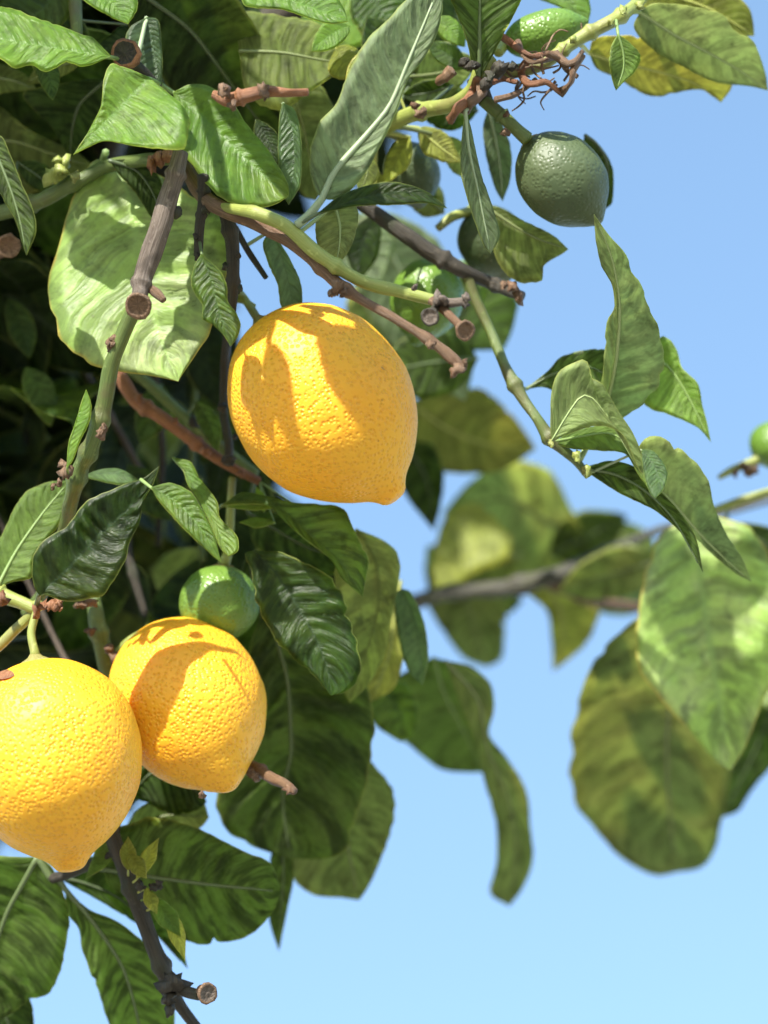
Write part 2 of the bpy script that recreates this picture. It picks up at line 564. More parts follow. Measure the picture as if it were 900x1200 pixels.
def shell(G, U, V, side_up, crop=None):
    """closed two-sided blade from a grid of world points G[nu,nv,3]"""
    nu, nv = G.shape[:2]
    du = np.gradient(G, axis=0); dv = np.gradient(G, axis=1)
    N = np.cross(du, dv); ln = np.linalg.norm(N, axis=2, keepdims=True)
    N = np.where(ln > 1e-14, N / np.maximum(ln, 1e-14), 0)
    N[0] = N[1]; N[-1] = N[-2]
    # turn normals to the camera side so that `top` is the side facing the camera
    c = G[nu // 2, nv // 2]
    flip = (N[nu // 2, nv // 2] @ (CAM - c)) < 0
    if flip: N = -N
    a = (G + N * LEAF_T * .5).reshape(-1, 3); b = (G - N * LEAF_T * .5).reshape(-1, 3)
    vs = np.vstack([a, b]); m = nu * nv
    uv = np.stack([U.ravel(), V.ravel()], 1); uv = np.vstack([uv, uv])
    fs, fm = [], []
    fr, bk = (0, 1) if side_up == 't' else (1, 0)
    for i in range(nu - 1):
        for j in range(nv - 1):
            q = (i * nv + j, (i + 1) * nv + j, (i + 1) * nv + j + 1, i * nv + j + 1)
            if flip: q = q[::-1]
            fs.append(q); fm.append(fr)
            fs.append(tuple(k + m for k in q[::-1])); fm.append(bk)
    rim = [(i * nv, (i + 1) * nv) for i in range(nu - 1)] + [((i + 1) * nv + nv - 1, i * nv + nv - 1) for i in range(nu - 1)]
    for p, q in rim:
        f = (q, p, p + m, q + m)
        if flip: f = f[::-1]
        fs.append(f); fm.append(0)
    return vs, fs, fm, uv, N


LEAVES = []


def leaf(M, A, B, d=0.0, gx=0.0, gy=0.2, fold=0.25, bend=0.0, wave=1.0, side='t', mat='mid', pet=None, quilt=0.3,
         bulge=0.0, twist=0.0, nu=46, rib=1.0, label=None, cren=1.0, freq=2.2):
    """M midrib, A and B margins (photo px, base to tip, margins without the shared ends);
    gx, gy tilt of the blade (depth per right/up), fold the V along the midrib"""
    nh = 7
    Mc = catmull(M, nu)
    Ac = catmull([M[0]] + list(A) + [M[-1]], nu)
    Bc = catmull([M[0]] + list(B) + [M[-1]], nu)
    x0, y0 = M[0]
    t = np.linspace(0, 1, nu)
    sd = random.random() * 100
    G2, W = [], []
    nick = {sg: [(random.uniform(.2, .92), random.uniform(.006, .016), random.uniform(.03, .11)) for _ in range(random.choice((0, 1, 1, 2)))] for sg in (-1, 1)}
    cols = [(Ac, s) for s in np.linspace(1, 0, nh)[:-1]] + [(Mc, 0.0)] + [(Bc, s) for s in np.linspace(0, 1, nh)[1:]]
    nv = len(cols)
    XY = np.zeros((nu, nv, 2)); SD = np.zeros((nu, nv)); WD = np.zeros((nu, nv))
    for j, (E, s) in enumerate(cols):
        sg = -1 if j < nv // 2 else 1
        if j == nv // 2: sg = 0
        # small teeth on the margin
        k = np.array([noise.noise((ti * 21, sd + sg * 9, 0)) for ti in t]) * 0.05 * cren
        if sg:
            for t0, tw, td in nick[sg]: k = k - td * np.exp(-((t - t0) / tw) ** 2) * min(1., cren)
        k = k * np.sin(math.pi * t) ** .5 * s ** 3
        XY[:, j] = Mc + (E - Mc) * (s * (1 + k))[:, None]
        SD[:, j] = s * sg
        WD[:, j] = np.linalg.norm(E - Mc, axis=1) * s
    Wmax = max(WD.max(), 1)
    scale = PX * 100                                       # px -> cm
    D = d + (gx * (XY[..., 0] - x0) + gy * (y0 - XY[..., 1])) * scale
    D += fold * -WD * scale                                # V: margins nearer than midrib when fold > 0
    D += bulge * np.sin(np.abs(SD) * math.pi) * WD.max() * scale
    D += bend * (4 * t * (1 - t))[:, None]
    D += twist * SD * (t[:, None] - .5) * Wmax * scale
    ph = sd
    vc = random.uniform(7, 10.5)
    jit = [np.array([1.1 * noise.noise((ti * 3.3, sd, q * 7.7)) for ti in t]) for q in (1, 2)]
    amp = [np.array([.7 + 1.1 * noise.noise((ti * 4.1, sd + 20, q * 7.7)) for ti in t]) for q in (1, 2)]
    wv = np.zeros((nu, nv))
    for j in range(nv):
        s = abs(SD[0, j]); sg = np.sign(SD[0, j])
        wv[:, j] = s ** 1.6 * (np.sin(t * freq * 6.28 + ph + sg * 1.3) * .6 + .6 * np.array([noise.noise((ti * 5.2, sd, sg * 3 + .2)) for ti in t]))
        # swelling between the side veins
        p = (t - 0.15 * s ** 1.25) * vc + (0.37 if sg > 0 else 0) + jit[0 if sg < 0 else 1]
        wv[:, j] += quilt * 0.35 * np.cos(p * 6.2832) * amp[0 if sg < 0 else 1] * (math.sin(min(1, s * 1.15) * math.pi) if s > 0 else 0)
    D += wv * wave * 0.085 * Wmax * scale * np.sin(math.pi * np.clip(t * 1.05, 0, 1))[:, None] ** .5
    G = at(XY[..., 0], XY[..., 1], D)
    U = np.repeat((SD[0] * .5 + .5)[None], nu, 0); V = np.repeat(t[:, None], nv, 1)
    vs, fs, fm, uv, N = shell(G, U, V, side)
    mt = LM[mat]
    o = mesh_obj('leaf', vs, fs, [mt[0], mt[1]], TREE, origin=G[0, nv // 2], uvs=uv, fmat=fm)
    if label: o['label'] = label
    LEAVES.append(o)
    # midrib with its petiole, standing out on the underside
    if rib > 0:
        mid = G[:, nv // 2]; nn = N[:, nv // 2]
        off = nn * (0.00022 if side == 'u' else -0.00095)
        pts = list((mid + off)[:-2:2])
        r0 = rib * 0.00085
        rad = list(np.linspace(r0, r0 * .28, len(pts)))
        pc = [at(*q) for q in pet] if pet else []
        if not pet and STEMS:                              # join the blade to the nearest stem
            S_ = np.vstack(STEMS); k_ = np.linalg.norm(S_ - mid[0], axis=1)
            if k_.min() < .032: pc = [S_[k_.argmin()]]
        if pc:
            C = catmull(np.array(pc + [pts[0]]), 8)[:-1]
            pts = list(C) + pts; rad = list(np.linspace(r0 * 1.25, r0 * 1.05, len(C))) + rad
        tube('midrib', np.array(pts), np.array(rad), mt[2], o, sides=6, rough=.04)
    return o


def simple(base, tip, w, d=0.0, off=0.0, prof='oval', **kw):
    """leaf from base, tip and half width, with an optional sideways bow of the midrib"""
    b = np.array(base, float); t_ = np.array(tip, float)
    v = t_ - b; L = np.linalg.norm(v); v /= L; n = np.array([-v[1], v[0]])
    ts = np.array([.08, .22, .4, .58, .75, .9])
    pr = {'oval': np.array([.42, .82, 1., .95, .70, .33]), 'lance': np.array([.35, .70, .98, 1., .62, .22]),
          'round': np.array([.6, .93, 1., 1., .86, .5])}[prof]
    mid = [b + v * L * s + n * off * math.sin(math.pi * s) for s in (0, .25, .5, .75, 1)]
    def m_at(s): return b + v * L * s + n * off * math.sin(math.pi * s)
    A = [tuple(m_at(s) + n * w * p * random.uniform(.92, 1.08)) for s, p in zip(ts, pr)]
    B = [tuple(m_at(s) - n * w * p * random.uniform(.92, 1.08)) for s, p in zip(ts, pr)]
    return leaf([tuple(m) for m in mid], A, B, d=d, **kw)


# ------------------------------------------------------------------ trunk and limbs (left of the picture)
def limb(P, R, mat='dark', name='limb'):
    C = catmull(np.array([list(p) + [r] for p, r in zip(P, R)]), 30)
    return tube(name, C[:, :3], C[:, 3], BK[mat], TREE, sides=14, rough=.09, seed=3)


tb = np.array([TRUNK[0], TRUNK[1], -0.03])
tt = at(-420, 760, 55)
limb([tb, tb + (0.02, .01, .5), tb + (-.01, 0, 1.0), tt, at(-390, 300, 60), at(-330, -350, 62)], [.085, .062, .055, .05, .034, .02], 'grey', 'trunk')
limb([tt, at(-250, 640, 45), at(-100, 430, 32), at(60, 280, 24), at(140, 120, 18), at(150, -60, 12)], [.03, .024, .018, .013, .009, .006])
limb([tt, at(-230, 800, 50), at(0, 790, 42), at(220, 760, 34), at(420, 722, 30), at(481, 707, 28)], [.03, .022, .016, .011, .007, .005])
limb([at(-100, 430, 32), at(-60, 560, 20), at(-30, 660, 8), at(-20, 740, 1)], [.013, .009, .006, .0035])
limb([at(-230, 800, 50), at(-80, 900, 25), at(20, 960, 10), at(105, 968, 3.5), at(132, 975, 2.5)], [.016, .011, .007, .0042, .0034])
limb([at(60, 280, 24), at(190, 210, 12), at(235, 200, 4)], [.009, .006, .004])
limb([at(-330, -350, 62), at(-120, -430, 22), at(60, -330, -4), at(150, -270, -9), at(182, -238, -9.8)], [.014, .009, .006, .003, .0018])  # added limb out of view, carries the leaf that shades the lemon's right
limb([at(60, -330, -4), at(58, -250, -9.4), at(60, -196, -10.2)], [.003, .002, .0015])  # added side twig out of view for the second shadow-casting leaf
limb([at(140, 120, 18), at(330, 20, 16), at(500, -60, 12), at(700, -40, 8), at(760, -10, 6)], [.009, .008, .006, .004, .003])

# ------------------------------------------------------------------ branches and twigs in the picture
b = branch([(212, 178, -3, 9), (203, 215, -3.2, 11), (185, 275, -3.4, 13), (168, 325, -3.6, 11), (163, 350, -4, 9)], 'grey', nodes=(.15, .9))
cut_end(162, 358, -4.6, 15, b, (.05, -.35, 1), 'brown', 'brown')
branch([(172, 335, -3.6, 5), (184, 344, -3.8, 6), (192, 352, -4, 4)], 'brown', 'spur', b)
lump('bud', at(206, 249, -3.2), .0026, BK['dark'], b, seed=2)
b = branch([(166, 335, -3, 8), (157, 362, -3, 9), (143, 395, -2.8, 9), (130, 430, -2.6, 9.5), (122, 475, -2.4, 9.5), (110, 515, -2.2, 10), (94, 550, -1.6, 9.5), (84, 585, -1.0, 9), (76, 620, .5, 8), (60, 680, 2, 7), (30, 720, 3, 7)],
           'green', nodes=(.40, .5, .58), label='thick green stem crossing in front of the large pale leaf')
buds(b, [(118, 508, -3.4, 8), (122, 502, -3.4, 6), (134, 397, -2.9, 6), (130, 406, -2.9, 5.5), (127, 402, -2.9, 4.5), (77, 553, -2.4, 8), (70, 566, -2.2, 5), (62, 570, -2.0, 4.5), (75, 545, -2.3, 6)], 'brown')
b = branch([(218, 196, 0, 7), (232, 222, -1, 9), (252, 241, -2.2, 9.5), (292, 258, -3, 9), (333, 278, -3.6, 9), (360, 297, -4, 8.5), (394, 331, -4.4, 7.5), (425, 352, -4.8, 5.5), (464, 374, -5.2, 5.5), (506, 400, -5.6, 5.5), (530, 420, -5.8, 7), (541, 430, -5.9, 5)],
           'brown', nodes=(.5, .6, .87), label='long bare brown twig tapering in front of the central lemon')
buds(b, [(396, 336, -5.2, 9), (402, 341, -5, 7), (389, 343, -5, 6), (505, 404, -6.2, 6), (538, 432, -6.2, 7), (532, 436, -6.2, 5), (545, 425, -6, 4)], 'brown')
b = branch([(255, 242, -2.2, 5), (285, 247, -3.6, 7), (302, 250, -4.2, 8), (337, 266, -4.4, 8.5), (378, 302, -4.6, 8.5), (424, 329, -4.4, 8), (470, 342, -4.4, 7.5), (512, 353, -4.4, 6.5)], 'lime', nodes=(.56,))
s = branch([(506, 352, -4.5, 6), (522, 365, -5, 5.5), (536, 378, -5.6, 5), (541, 384, -5.8, 6)], 'brown', 'spur', b)
cut_end(545, 387, -6.2, 11, b, (.35, -.25, 1), 'brown', 'brown')
branch([(512, 353, -4.6, 6), (528, 355, -5, 5.5), (545, 353, -5.4, 5)], 'grey', 'spur', b)
branch([(514, 356, -4.6, 5), (508, 364, -5.2, 5), (505, 369, -5.5, 5)], 'dark', 'spur', b)
cut_end(504, 371, -5.8, 10, b, (-.1, -.1, 1), 'dark', 'grey')
buds(b, [(512, 350, -5.2, 7), (520, 352, -5.2, 6), (546, 350, -5.7, 5), (545, 357, -5.7, 4), (486, 337, -5, 3.5)], 'grey')

b = branch([(238, 205, -2, 7), (238, 235, -1.8, 6.5), (234, 265, -1.8, 6), (232, 300, -1.8, 5.5)], 'dark', nodes=(.2, .5))
buds(b, [(241, 245, -2, 5), (229, 277, -2, 4.5), (231, 300, -2, 5)], 'dark')
b = branch([(262, 240, -1.4, 8), (272, 285, -1.2, 8), (273, 330, -1.0, 7), (270, 372, 0, 6.5), (264, 420, 3.6, 5.5), (262, 480, 4, 5), (268, 520, 4, 5), (268, 545, 4, 6)], 'dark', nodes=(.1, .3, .45))
buds(b, [(279, 300, -1.6, 5), (264, 312, -1.6, 5), (281, 338, -1.6, 5), (261, 478, 3, 5), (275, 512, 3, 4), (267, 540, 3, 7)], 'dark')
branch([(276, 268, 0, 4), (292, 296, 0, 3.8), (312, 326, 0, 3.2)], 'dark')
branch([(268, 350, 1.6, 4.5), (284, 352, 1.5, 4.2), (298, 360, 1.4, 4)], 'lime')
b = branch([(130, 425, 4, 7), (145, 448, 4, 8.5), (160, 470, 4, 8.5), (200, 497, 4, 8), (240, 527, 4.2, 7.5), (272, 548, 4.4, 6), (304, 564, 4.6, 5)], 'red', nodes=(.3, .62), label='reddish brown twig running behind the central lemon')
buds(b, [(162, 466, 3.4, 6), (205, 494, 3.4, 5), (240, 530, 3.4, 6), (282, 556, 3.8, 5)], 'red')
b = branch([(150, 430, 7, 7), (180, 455, 7, 7), (215, 487, 7, 7), (250, 517, 7, 7), (300, 556, 7, 6.5)], 'green', nodes=(.5,))
buds(b, [(226, 494, 6, 6)], 'dark')
# pale stems at the top
b = branch([(440, 158, 3, 8), (464, 142, 2, 9.5), (497, 129, 1, 9.5), (530, 122, 0, 9), (552, 106, -.5, 8), (562, 84, -.8, 8), (575, 70, -.5, 9)], 'lime', nodes=(.35,))
buds(b, [(486, 124, .4, 6), (492, 134, .2, 7), (496, 129, 0, 5)], 'brown')
b = branch([(566, 88, -.4, 9), (600, 84, -.4, 8), (634, 76, -.4, 8), (662, 57, -.3, 7.5), (688, 40, -.2, 8), (722, 22, 0, 8), (742, 8, 1, 7), (760, -12, 4, 7)], 'lime', nodes=(.45, .62, .8))
buds(b, [(672, 46, -1.2, 7), (730, 12, -.6, 6), (750, 6, -.4, 6), (716, 26, -.8, 5)], 'lime')
b = branch([(568, 118, -.2, 8), (590, 138, -.4, 8), (605, 152, -.5, 7.5), (618, 163, -.5, 8)], 'green', nodes=(.4,))
buds(b, [(592, 155, -1.0, 5), (594, 134, -1, 5)], 'brown')
b = branch([(558, 92, -.4, 12), (563, 105, -.2, 11), (570, 120, 0, 9)], 'dark', 'knot')
buds(b, [(552, 78, -1.4, 8), (545, 72, -1.4, 6), (575, 88, -1.6, 8), (585, 82, -1.6, 7), (568, 100, -1.6, 9), (600, 78, -1.2, 5)], 'dark')
# dark stem running to the right hand leaf spray
b = branch([(418, 236, 3, 8), (440, 250, 3, 9), (475, 275, 2.6, 9.5), (505, 296, 2.4, 9.5), (540, 316, 2.4, 8.5), (575, 332, 3, 7.5), (598, 342, 2.4, 6.5), (612, 347, 2, 6)], 'dark', nodes=(.55, .85))
buds(b, [(608, 348, 1.4, 7), (600, 336, 1.4, 6), (590, 334, 1.6, 5)], 'brown')
b = branch([(546, 318, 2.6, 7), (556, 348, 2.4, 6), (573, 384, 2, 6), (590, 425, 1.2, 6), (601, 447, .8, 8), (615, 470, .4, 6.5), (629, 490, 0, 6), (643, 512, -.2, 7.5), (660, 527, -.2, 6), (675, 540, 0, 5.5), (688, 556, .4, 5)], 'green', nodes=(.52, .78), label='thin green stem carrying the leaf spray against open sky')
buds(b, [(646, 520, -1, 6), (676, 535, -.8, 6), (687, 552, -.4, 5.5)], 'lime')
# blurred branch behind
branch([(455, 712, 28, 8), (481, 707, 28, 9), (527, 694, 28, 9), (593, 689, 27, 9.5), (655, 672, 26, 9.5), (711, 648, 26, 7), (767, 623, 27, 5), (830, 606, 28, 4), (960, 570, 28, 5)], 'moss', sides=12, nodes=(.3, .5), label='blurred mossy branch in front of rounded leaves')
branch([(640, 680, 26.5, 8), (672, 693, 27, 9), (700, 705, 28, 8), (750, 712, 30, 6), (800, 720, 32, 5)], 'brown', sides=10)
b = branch([(835, 598, 14, 4), (865, 588, 14, 5), (895, 578, 14, 5), (960, 560, 14, 5)], 'lime')
branch([(842, 560, 13, 3), (856, 552, 13, 4.5), (872, 545, 13, 5), (888, 538, 13, 5)], 'lime')
buds(b, [(862, 554, 12.6, 6), (880, 552, 12.6, 8), (870, 545, 12.6, 5)], 'brown')
# upper left
b = branch([(-40, 262, 3, 8), (0, 250, 2.4, 9), (43, 237, 2, 9.5), (90, 213, 1.6, 9), (125, 195, 1.4, 8), (170, 188, 0, 8), (214, 184, -1.4, 8)], 'green', nodes=(.3, .5))
buds(b, [(62, 207, 1, 9), (72, 198, 1, 9), (78, 190, 1, 7), (88, 208, .6, 7), (68, 188, 1, 6)], 'lime')
buds(b, [(188, 186, -1.6, 9), (178, 192, -1.4, 8), (196, 182, -1.8, 8)], 'red')
branch([(88, -30, 2, 8), (88, 0, 1.6, 8), (89, 22, 1.2, 7.5), (90, 45, 1, 7)], 'green')
b = branch([(186, 102, -.4, 5), (172, 88, -.8, 6), (158, 76, -1.2, 7), (150, 68, -1.6, 8)], 'dark')
cut_end(147, 63, -2.2, 17, b, (-.2, .15, 1), 'red', 'dark')
b = branch([(250, 110, -4.4, 5), (268, 117, -4.6, 9), (290, 112, -4.8, 9), (312, 107, -5, 7), (340, 109, -5.2, 5), (361, 108, -5.3, 4.5)], 'red', nodes=(.3, .55), label='dry reddish twig lying across the dark upper leaf')
buds(b, [(262, 106, -5.2, 7), (309, 106, -5.4, 7), (272, 124, -5.2, 7)], 'brown')
b = branch([(-30, 300, 6, 11), (-8, 293, 4, 12), (4, 289, 2.5, 11)], 'brown')
cut_end(10, 288, 1.8, 14, b, (.15, -.3, 1), 'brown', 'brown')
# lower left
b = branch([(140, 940, 2.5, 8), (132, 975, 2, 9.5), (144, 1010, 1.6, 10), (156, 1045, 1.2, 10.5), (175, 1096, 1, 9.5), (190, 1135, .8, 9.5), (203, 1165, .8, 9), (216, 1185, .8, 7), (238, 1215, .8, 6.5), (290, 1290, 1, 6)], 'dark', nodes=(.27, .52), label='dark hanging stem below the left lemon')
buds(b, [(164, 1038, 0, 7), (180, 1040, 0, 5), (186, 1037, 0, 5), (202, 1152, -.4, 13), (196, 1170, -.4, 11), (212, 1158, -.4, 9), (200, 1182, -.2, 9)], 'dark')
branch([(203, 1156, 0, 7), (220, 1163, -.6, 7), (234, 1166, -1, 6.5)], 'dark', 'spur', b)
cut_end(243, 1164, -1.4, 12, b, (.55, .0, 1), 'brown', 'grey')
branch([(60, 1030, 3, 6), (90, 1020, 2.6, 6), (128, 1003, 2, 6.5), (140, 992, 2, 6)], 'dark')
b = branch([(272, 888, 4, 6), (298, 899, 2, 7), (315, 910, .4, 7), (332, 918, -1, 6), (344, 927, -2, 5)], 'brown', nodes=(.45,))
buds(b, [(299, 911, .6, 6), (294, 906, .8, 6), (341, 925, -2.4, 6), (236, 932, -2, 4)], 'brown')
b = branch([(108, 690, 4.5, 8), (113, 725, 4, 10), (122, 765, 4, 11), (130, 800, 4.4, 11), (136, 880, 4.8, 10), (138, 950, 3.6, 9)], 'green', nodes=(.2, .45))
buds(b, [(134, 770, 2.8, 8), (128, 760, 2.8, 7), (106, 740, 3, 5), (97, 708, 2, 6), (107, 706, 2, 6), (90, 710, 2, 5)], 'brown')
b = branch([(-20, 690, -.6, 9), (0, 697, -.8, 10), (22, 705, -1, 8), (42, 713, -1.2, 7), (44, 705, -1.3, 6)], 'lime', nodes=(.3,))
buds(b, [(42, 716, -1.8, 6), (50, 710, -1.8, 6), (60, 709, -1.8, 7), (68, 706, -1.8, 5), (3, 702, -1.8, 8), (70, 712, -1.8, 4)], 'red')
branch([(-20, 772, -1, 6), (0, 756, -1, 6.5), (16, 740, -1, 6), (30, 727, -1, 6), (40, 716, -1.1, 6)], 'lime')

for pts in ([(20, 330, 16), (90, 420, 14), (170, 560, 14)], [(-20, 470, 20), (60, 520, 17), (140, 640, 16)], [(180, 420, 12), (190, 520, 12), (185, 640, 13)], [(90, 330, 18), (40, 420, 18), (30, 520, 20)],
            [(230, 430, 14), (225, 560, 14), (240, 660, 12)], [(10, 130, 14), (110, 150, 13), (240, 90, 12)], [(160, 560, 10), (150, 640, 9), (170, 720, 8)], [(-10, 590, 9), (60, 740, 9), (120, 860, 8)]):
    branch([(x, y, d, random.uniform(3, 6)) for x, y, d in pts], random.choice(('dark', 'green', 'grey')), nodes=(.3, .7))

# ------------------------------------------------------------------ dried flower stalks at the fork
for k, pts in enumerate([
        [(560, 92), (556, 106), (548, 118), (536, 128), (527, 141)], [(566, 95), (563, 112), (552, 122), (545, 132)],
        [(530, 82), (522, 92), (514, 98)], [(586, 40), (600, 52), (612, 60), (626, 66), (640, 62)], [(606, 48), (618, 70), (634, 72), (650, 66)],
        [(640, 62), (655, 70), (664, 82), (676, 90)], [(622, 66), (610, 84), (620, 98), (640, 96), (656, 108)], [(656, 108), (668, 98), (672, 80), (684, 66)],
        [(580, 118), (600, 112), (614, 104), (628, 92)], [(570, 96), (590, 92), (606, 96)], [(650, 62), (662, 74), (674, 72), (682, 60)]]):
    P3 = [(x, y, -1.2 + .5 * math.sin(k * 2.1 + i * 1.7), (7 if k < 3 else 4.2) * (1 - .35 * i / len(pts)) * random.uniform(.8, 1.2)) for i, (x, y) in enumerate(pts)]
    branch(P3, 'brown' if k % 3 else 'red', 'dried_flower_stalk', sides=7, rough=.4)

for k in range(16):                                 # fine dry wisps
    x, y = random.uniform(590, 675), random.uniform(52, 100)
    P3 = [(x, y, random.uniform(-1.6, .4), 1.6)]
    a = random.uniform(0, 6.28)
    for q in range(4):
        a += random.uniform(-1.1, 1.1)
        x += 10 * math.cos(a); y += 10 * math.sin(a)
        P3.append((x, y, P3[-1][2] + random.uniform(-.3, .3), 1.5 - .25 * q))
    branch(P3, 'brown', 'dried_flower_stalk', sides=5, rough=.3, n=16)

# ------------------------------------------------------------------ traced leaves
# -- upper left
leaf([(130, 66), (95, 62), (55, 55), (10, 48), (-40, 40)], [(110, 45), (97, 41), (67, 29), (43, 21), (5, 8), (-25, 15)], [(112, 74), (96, 78), (78, 73), (54, 84), (36, 76), (17, 80), (0, 68), (-28, 56)],
     d=-2.6, gy=.55, gx=.1, fold=.1, wave=2.2, mat='bright', pet=[(148, 72, -1.6)])
leaf([(174, 90), (150, 117), (120, 146), (86, 181)], [(215, 125), (221, 148), (213, 174), (160, 171), (125, 165), (104, 172)], [(145, 78), (128, 76), (121, 96), (118, 125), (103, 155)],
     d=-2.6, gy=.5, gx=-.1, fold=.35, wave=1.0, mat='bright', pet=[(186, 98, -1.5)], label='bright folded sunlit leaf with a pointed tip over the pale leaf')
leaf([(203, 108), (240, 140), (290, 188), (338, 230)], [(208, 140), (213, 174), (227, 195), (240, 214), (263, 234), (293, 244), (321, 240)], [(223, 99), (250, 103), (277, 126), (288, 144), (317, 180), (337, 215)],
     d=.2, gy=.45, gx=0, fold=.45, wave=1.6, mat='bright', pet=[(190, 100, .4)])
leaf([(165, -8), (217, 30), (243, 60), (272, 100), (305, 145), (332, 196)], [(150, 30), (180, 70), (200, 105), (245, 130), (290, 160), (320, 185)], [(240, -45), (280, 0), (301, 34), (318, 58), (329, 84), (333, 115), (334, 160)],
     d=1.5, gy=-.5, gx=.1, fold=.15, wave=.8, side='u', mat='dark', label='large dark drooping leaf with a brown midrib', rib=1.3)
leaf([(290, -30), (340, 0), (408, 25)], [(285, 5), (330, 11), (367, 23), (388, 28)], [(340, -30), (385, -14), (402, 8)], d=-2, gy=.7, gx=0, fold=.1, wave=1.2, mat='bright', side='t')
leaf([(280, 60), (330, 62), (375, 70), (414, 76)], [(290, 110), (330, 130), (360, 110), (395, 86)], [(280, 16), (330, 19), (372, 27), (394, 47)], d=2.5, gy=.25, gx=0, fold=.1, wave=1.3, mat='olive', side='u')
leaf([(378, 232), (393, 200), (430, 157), (457, 123), (477, 75), (493, 37), (514, -14)], [(390, 234), (410, 224), (430, 200), (450, 163), (467, 123), (478, 93), (498, 67), (513, 37), (519, 8)],
     [(370, 224), (363, 197), (365, 170), (373, 147), (393, 123), (407, 87), (427, 50), (450, 27), (473, 3), (492, -14)],
     d=-4.5, gy=.10, gx=.1, fold=.30, wave=1.2, side='u', mat='grey', pet=[(348, 264, -4.6), (362, 252, -4.6)], rib=1.7, quilt=1.0, label='long grey-green leaf seen from its veined underside')
leaf([(372, 250), (400, 240), (430, 231), (470, 225), (505, 230), (524, 244)], [(395, 246), (423, 241), (463, 240), (498, 238)], [(397, 230), (427, 218), (457, 213), (484, 218), (504, 227)],
     d=-5, gy=.2, gx=.05, fold=.3, wave=.6, mat='dark', pet=[(348, 264, -4.6)], rib=.8)
leaf([(392, 240), (398, 262), (398, 285), (394, 310)], [(372, 252), (370, 275), (376, 297)], [(415, 238), (420, 255), (414, 282), (405, 300)], d=-3.4, gy=.1, fold=.1, mat='worn', side='u', rib=.8)
leaf([(331, 120), (342, 150), (345, 190), (338, 240)], [(327, 140), (326, 190), (331, 225)], [(346, 130), (353, 165), (352, 215)], d=-1, gy=.0, fold=.3, mat='grey', rib=.8)
leaf([(330, 85), (350, 130), (362, 180), (370, 235)], [(318, 120), (335, 175), (352, 225)], [(370, 95), (392, 130), (392, 180), (382, 215)], d=4, gy=-.3, fold=.1, mat='olive', side='u')
leaf([(318, 270), (330, 300), (338, 330), (345, 368)], [(308, 285), (315, 310), (325, 332), (330, 360)], [(322, 275), (338, 300), (352, 330), (354, 355)], d=0, gy=.1, gx=.5, fold=.4, mat='grey', rib=.8)
leaf([(-12, 160), (12, 220), (24, 260), (31, 299)], [(-15, 185), (2, 230), (18, 258), (26, 286)], [(2, 160), (14, 186), (26, 216), (39, 247), (42, 272)], d=-3.5, gy=.15, gx=-.2, fold=.35, mat='mid', side='u', rib=.9)
leaf([(122, 96), (95, 120), (85, 150), (82, 186)], [(110, 92), (62, 100), (27, 108), (36, 125), (60, 148), (74, 172)], [(128, 120), (118, 140), (104, 165)], d=4, gy=-.5, fold=.1, mat='dark', side='u')
leaf([(-40, 180), (10, 165), (60, 180), (110, 196)], [(-30, 215), (20, 230), (70, 212)], [(-30, 130), (0, 126), (30, 150), (62, 166), (90, 178)], d=6, gy=-.4, fold=.1, mat='olive', side='u')
leaf([(-30, 90), (0, 92), (20, 96), (44, 106)], [(-20, 112), (10, 108), (30, 106)], [(-20, 74), (5, 76), (30, 88)], d=5, gy=.0, mat='olive', side='u')
leaf([(100, -40), (120, -10), (150, 28)], [(90, -10), (105, 5), (130, 20)], [(130, -30), (158, -5), (160, 12)], d=-2.5, gy=.5, fold=.2, mat='bright')
leaf([(172, 20), (178, 50), (184, 80), (186, 110)], [(150, 35), (146, 70), (160, 100)], [(186, 25), (190, 60), (190, 90)], d=0, gy=.1, gx=.2, fold=.2, mat='grey')
leaf([(195, 112), (185, 70), (188, 40), (200, 10)], [(230, 100), (250, 70), (240, 35)], [(176, 95), (168, 60), (176, 25)], d=3.5, gy=.1, fold=.1, mat='mid', side='u')
leaf([(80, -30), (60, 0), (30, 25), (-10, 30)], [(40, -30), (10, -10), (-10, 10)], [(85, 0), (75, 28), (45, 44), (10, 46)], d=2, gy=.1, fold=.2, mat='mid')
leaf([(120, 187), (140, 206), (153, 236), (162, 290), (175, 345), (190, 400), (209, 447)], [(111, 188), (100, 200), (81, 243), (68, 290), (59, 325), (57, 345), (65, 381), (83, 410), (107, 427), (147, 436), (187, 442)],
     [(150, 192), (190, 207), (226, 230), (262, 250), (270, 285), (264, 332), (249, 383), (233, 410), (214, 438)],
     d=2.2, gy=.32, gx=-.12, fold=.08, wave=1.1, mat='pale', rib=1.5, quilt=1.0, freq=1.6, nu=60, pet=[(124, 178, 1.2)], label='large pale sunlit leaf with a yellow edge behind the green stem')
leaf([(128, 188), (160, 200), (180, 228), (190, 262)], [(140, 205), (160, 228), (178, 256)], [(160, 186), (186, 206), (192, 235)], d=.5, gy=-.1, fold=.2, mat='dark', side='u')
leaf([(78, 548), (83, 520), (90, 492), (101, 456)], [(85, 540), (94, 517), (105, 493), (107, 474)], [(80, 520), (88, 496), (96, 470)], d=-3.2, gy=.2, fold=.3, mat='bright', pet=[(80, 556, -2.4)], rib=.6)
leaf([(236, 297), (248, 330), (256, 362), (270, 406)], [(227, 313), (224, 334), (233, 350), (238, 358), (237, 373), (250, 381), (263, 394)], [(247, 307), (260, 320), (266, 337), (267, 353), (277, 367), (282, 381), (277, 397)],
     d=-3.4, gy=.15, gx=-.1, fold=.3, wave=1.6, mat='mid', rib=.6, pet=[(234, 284, -2)])

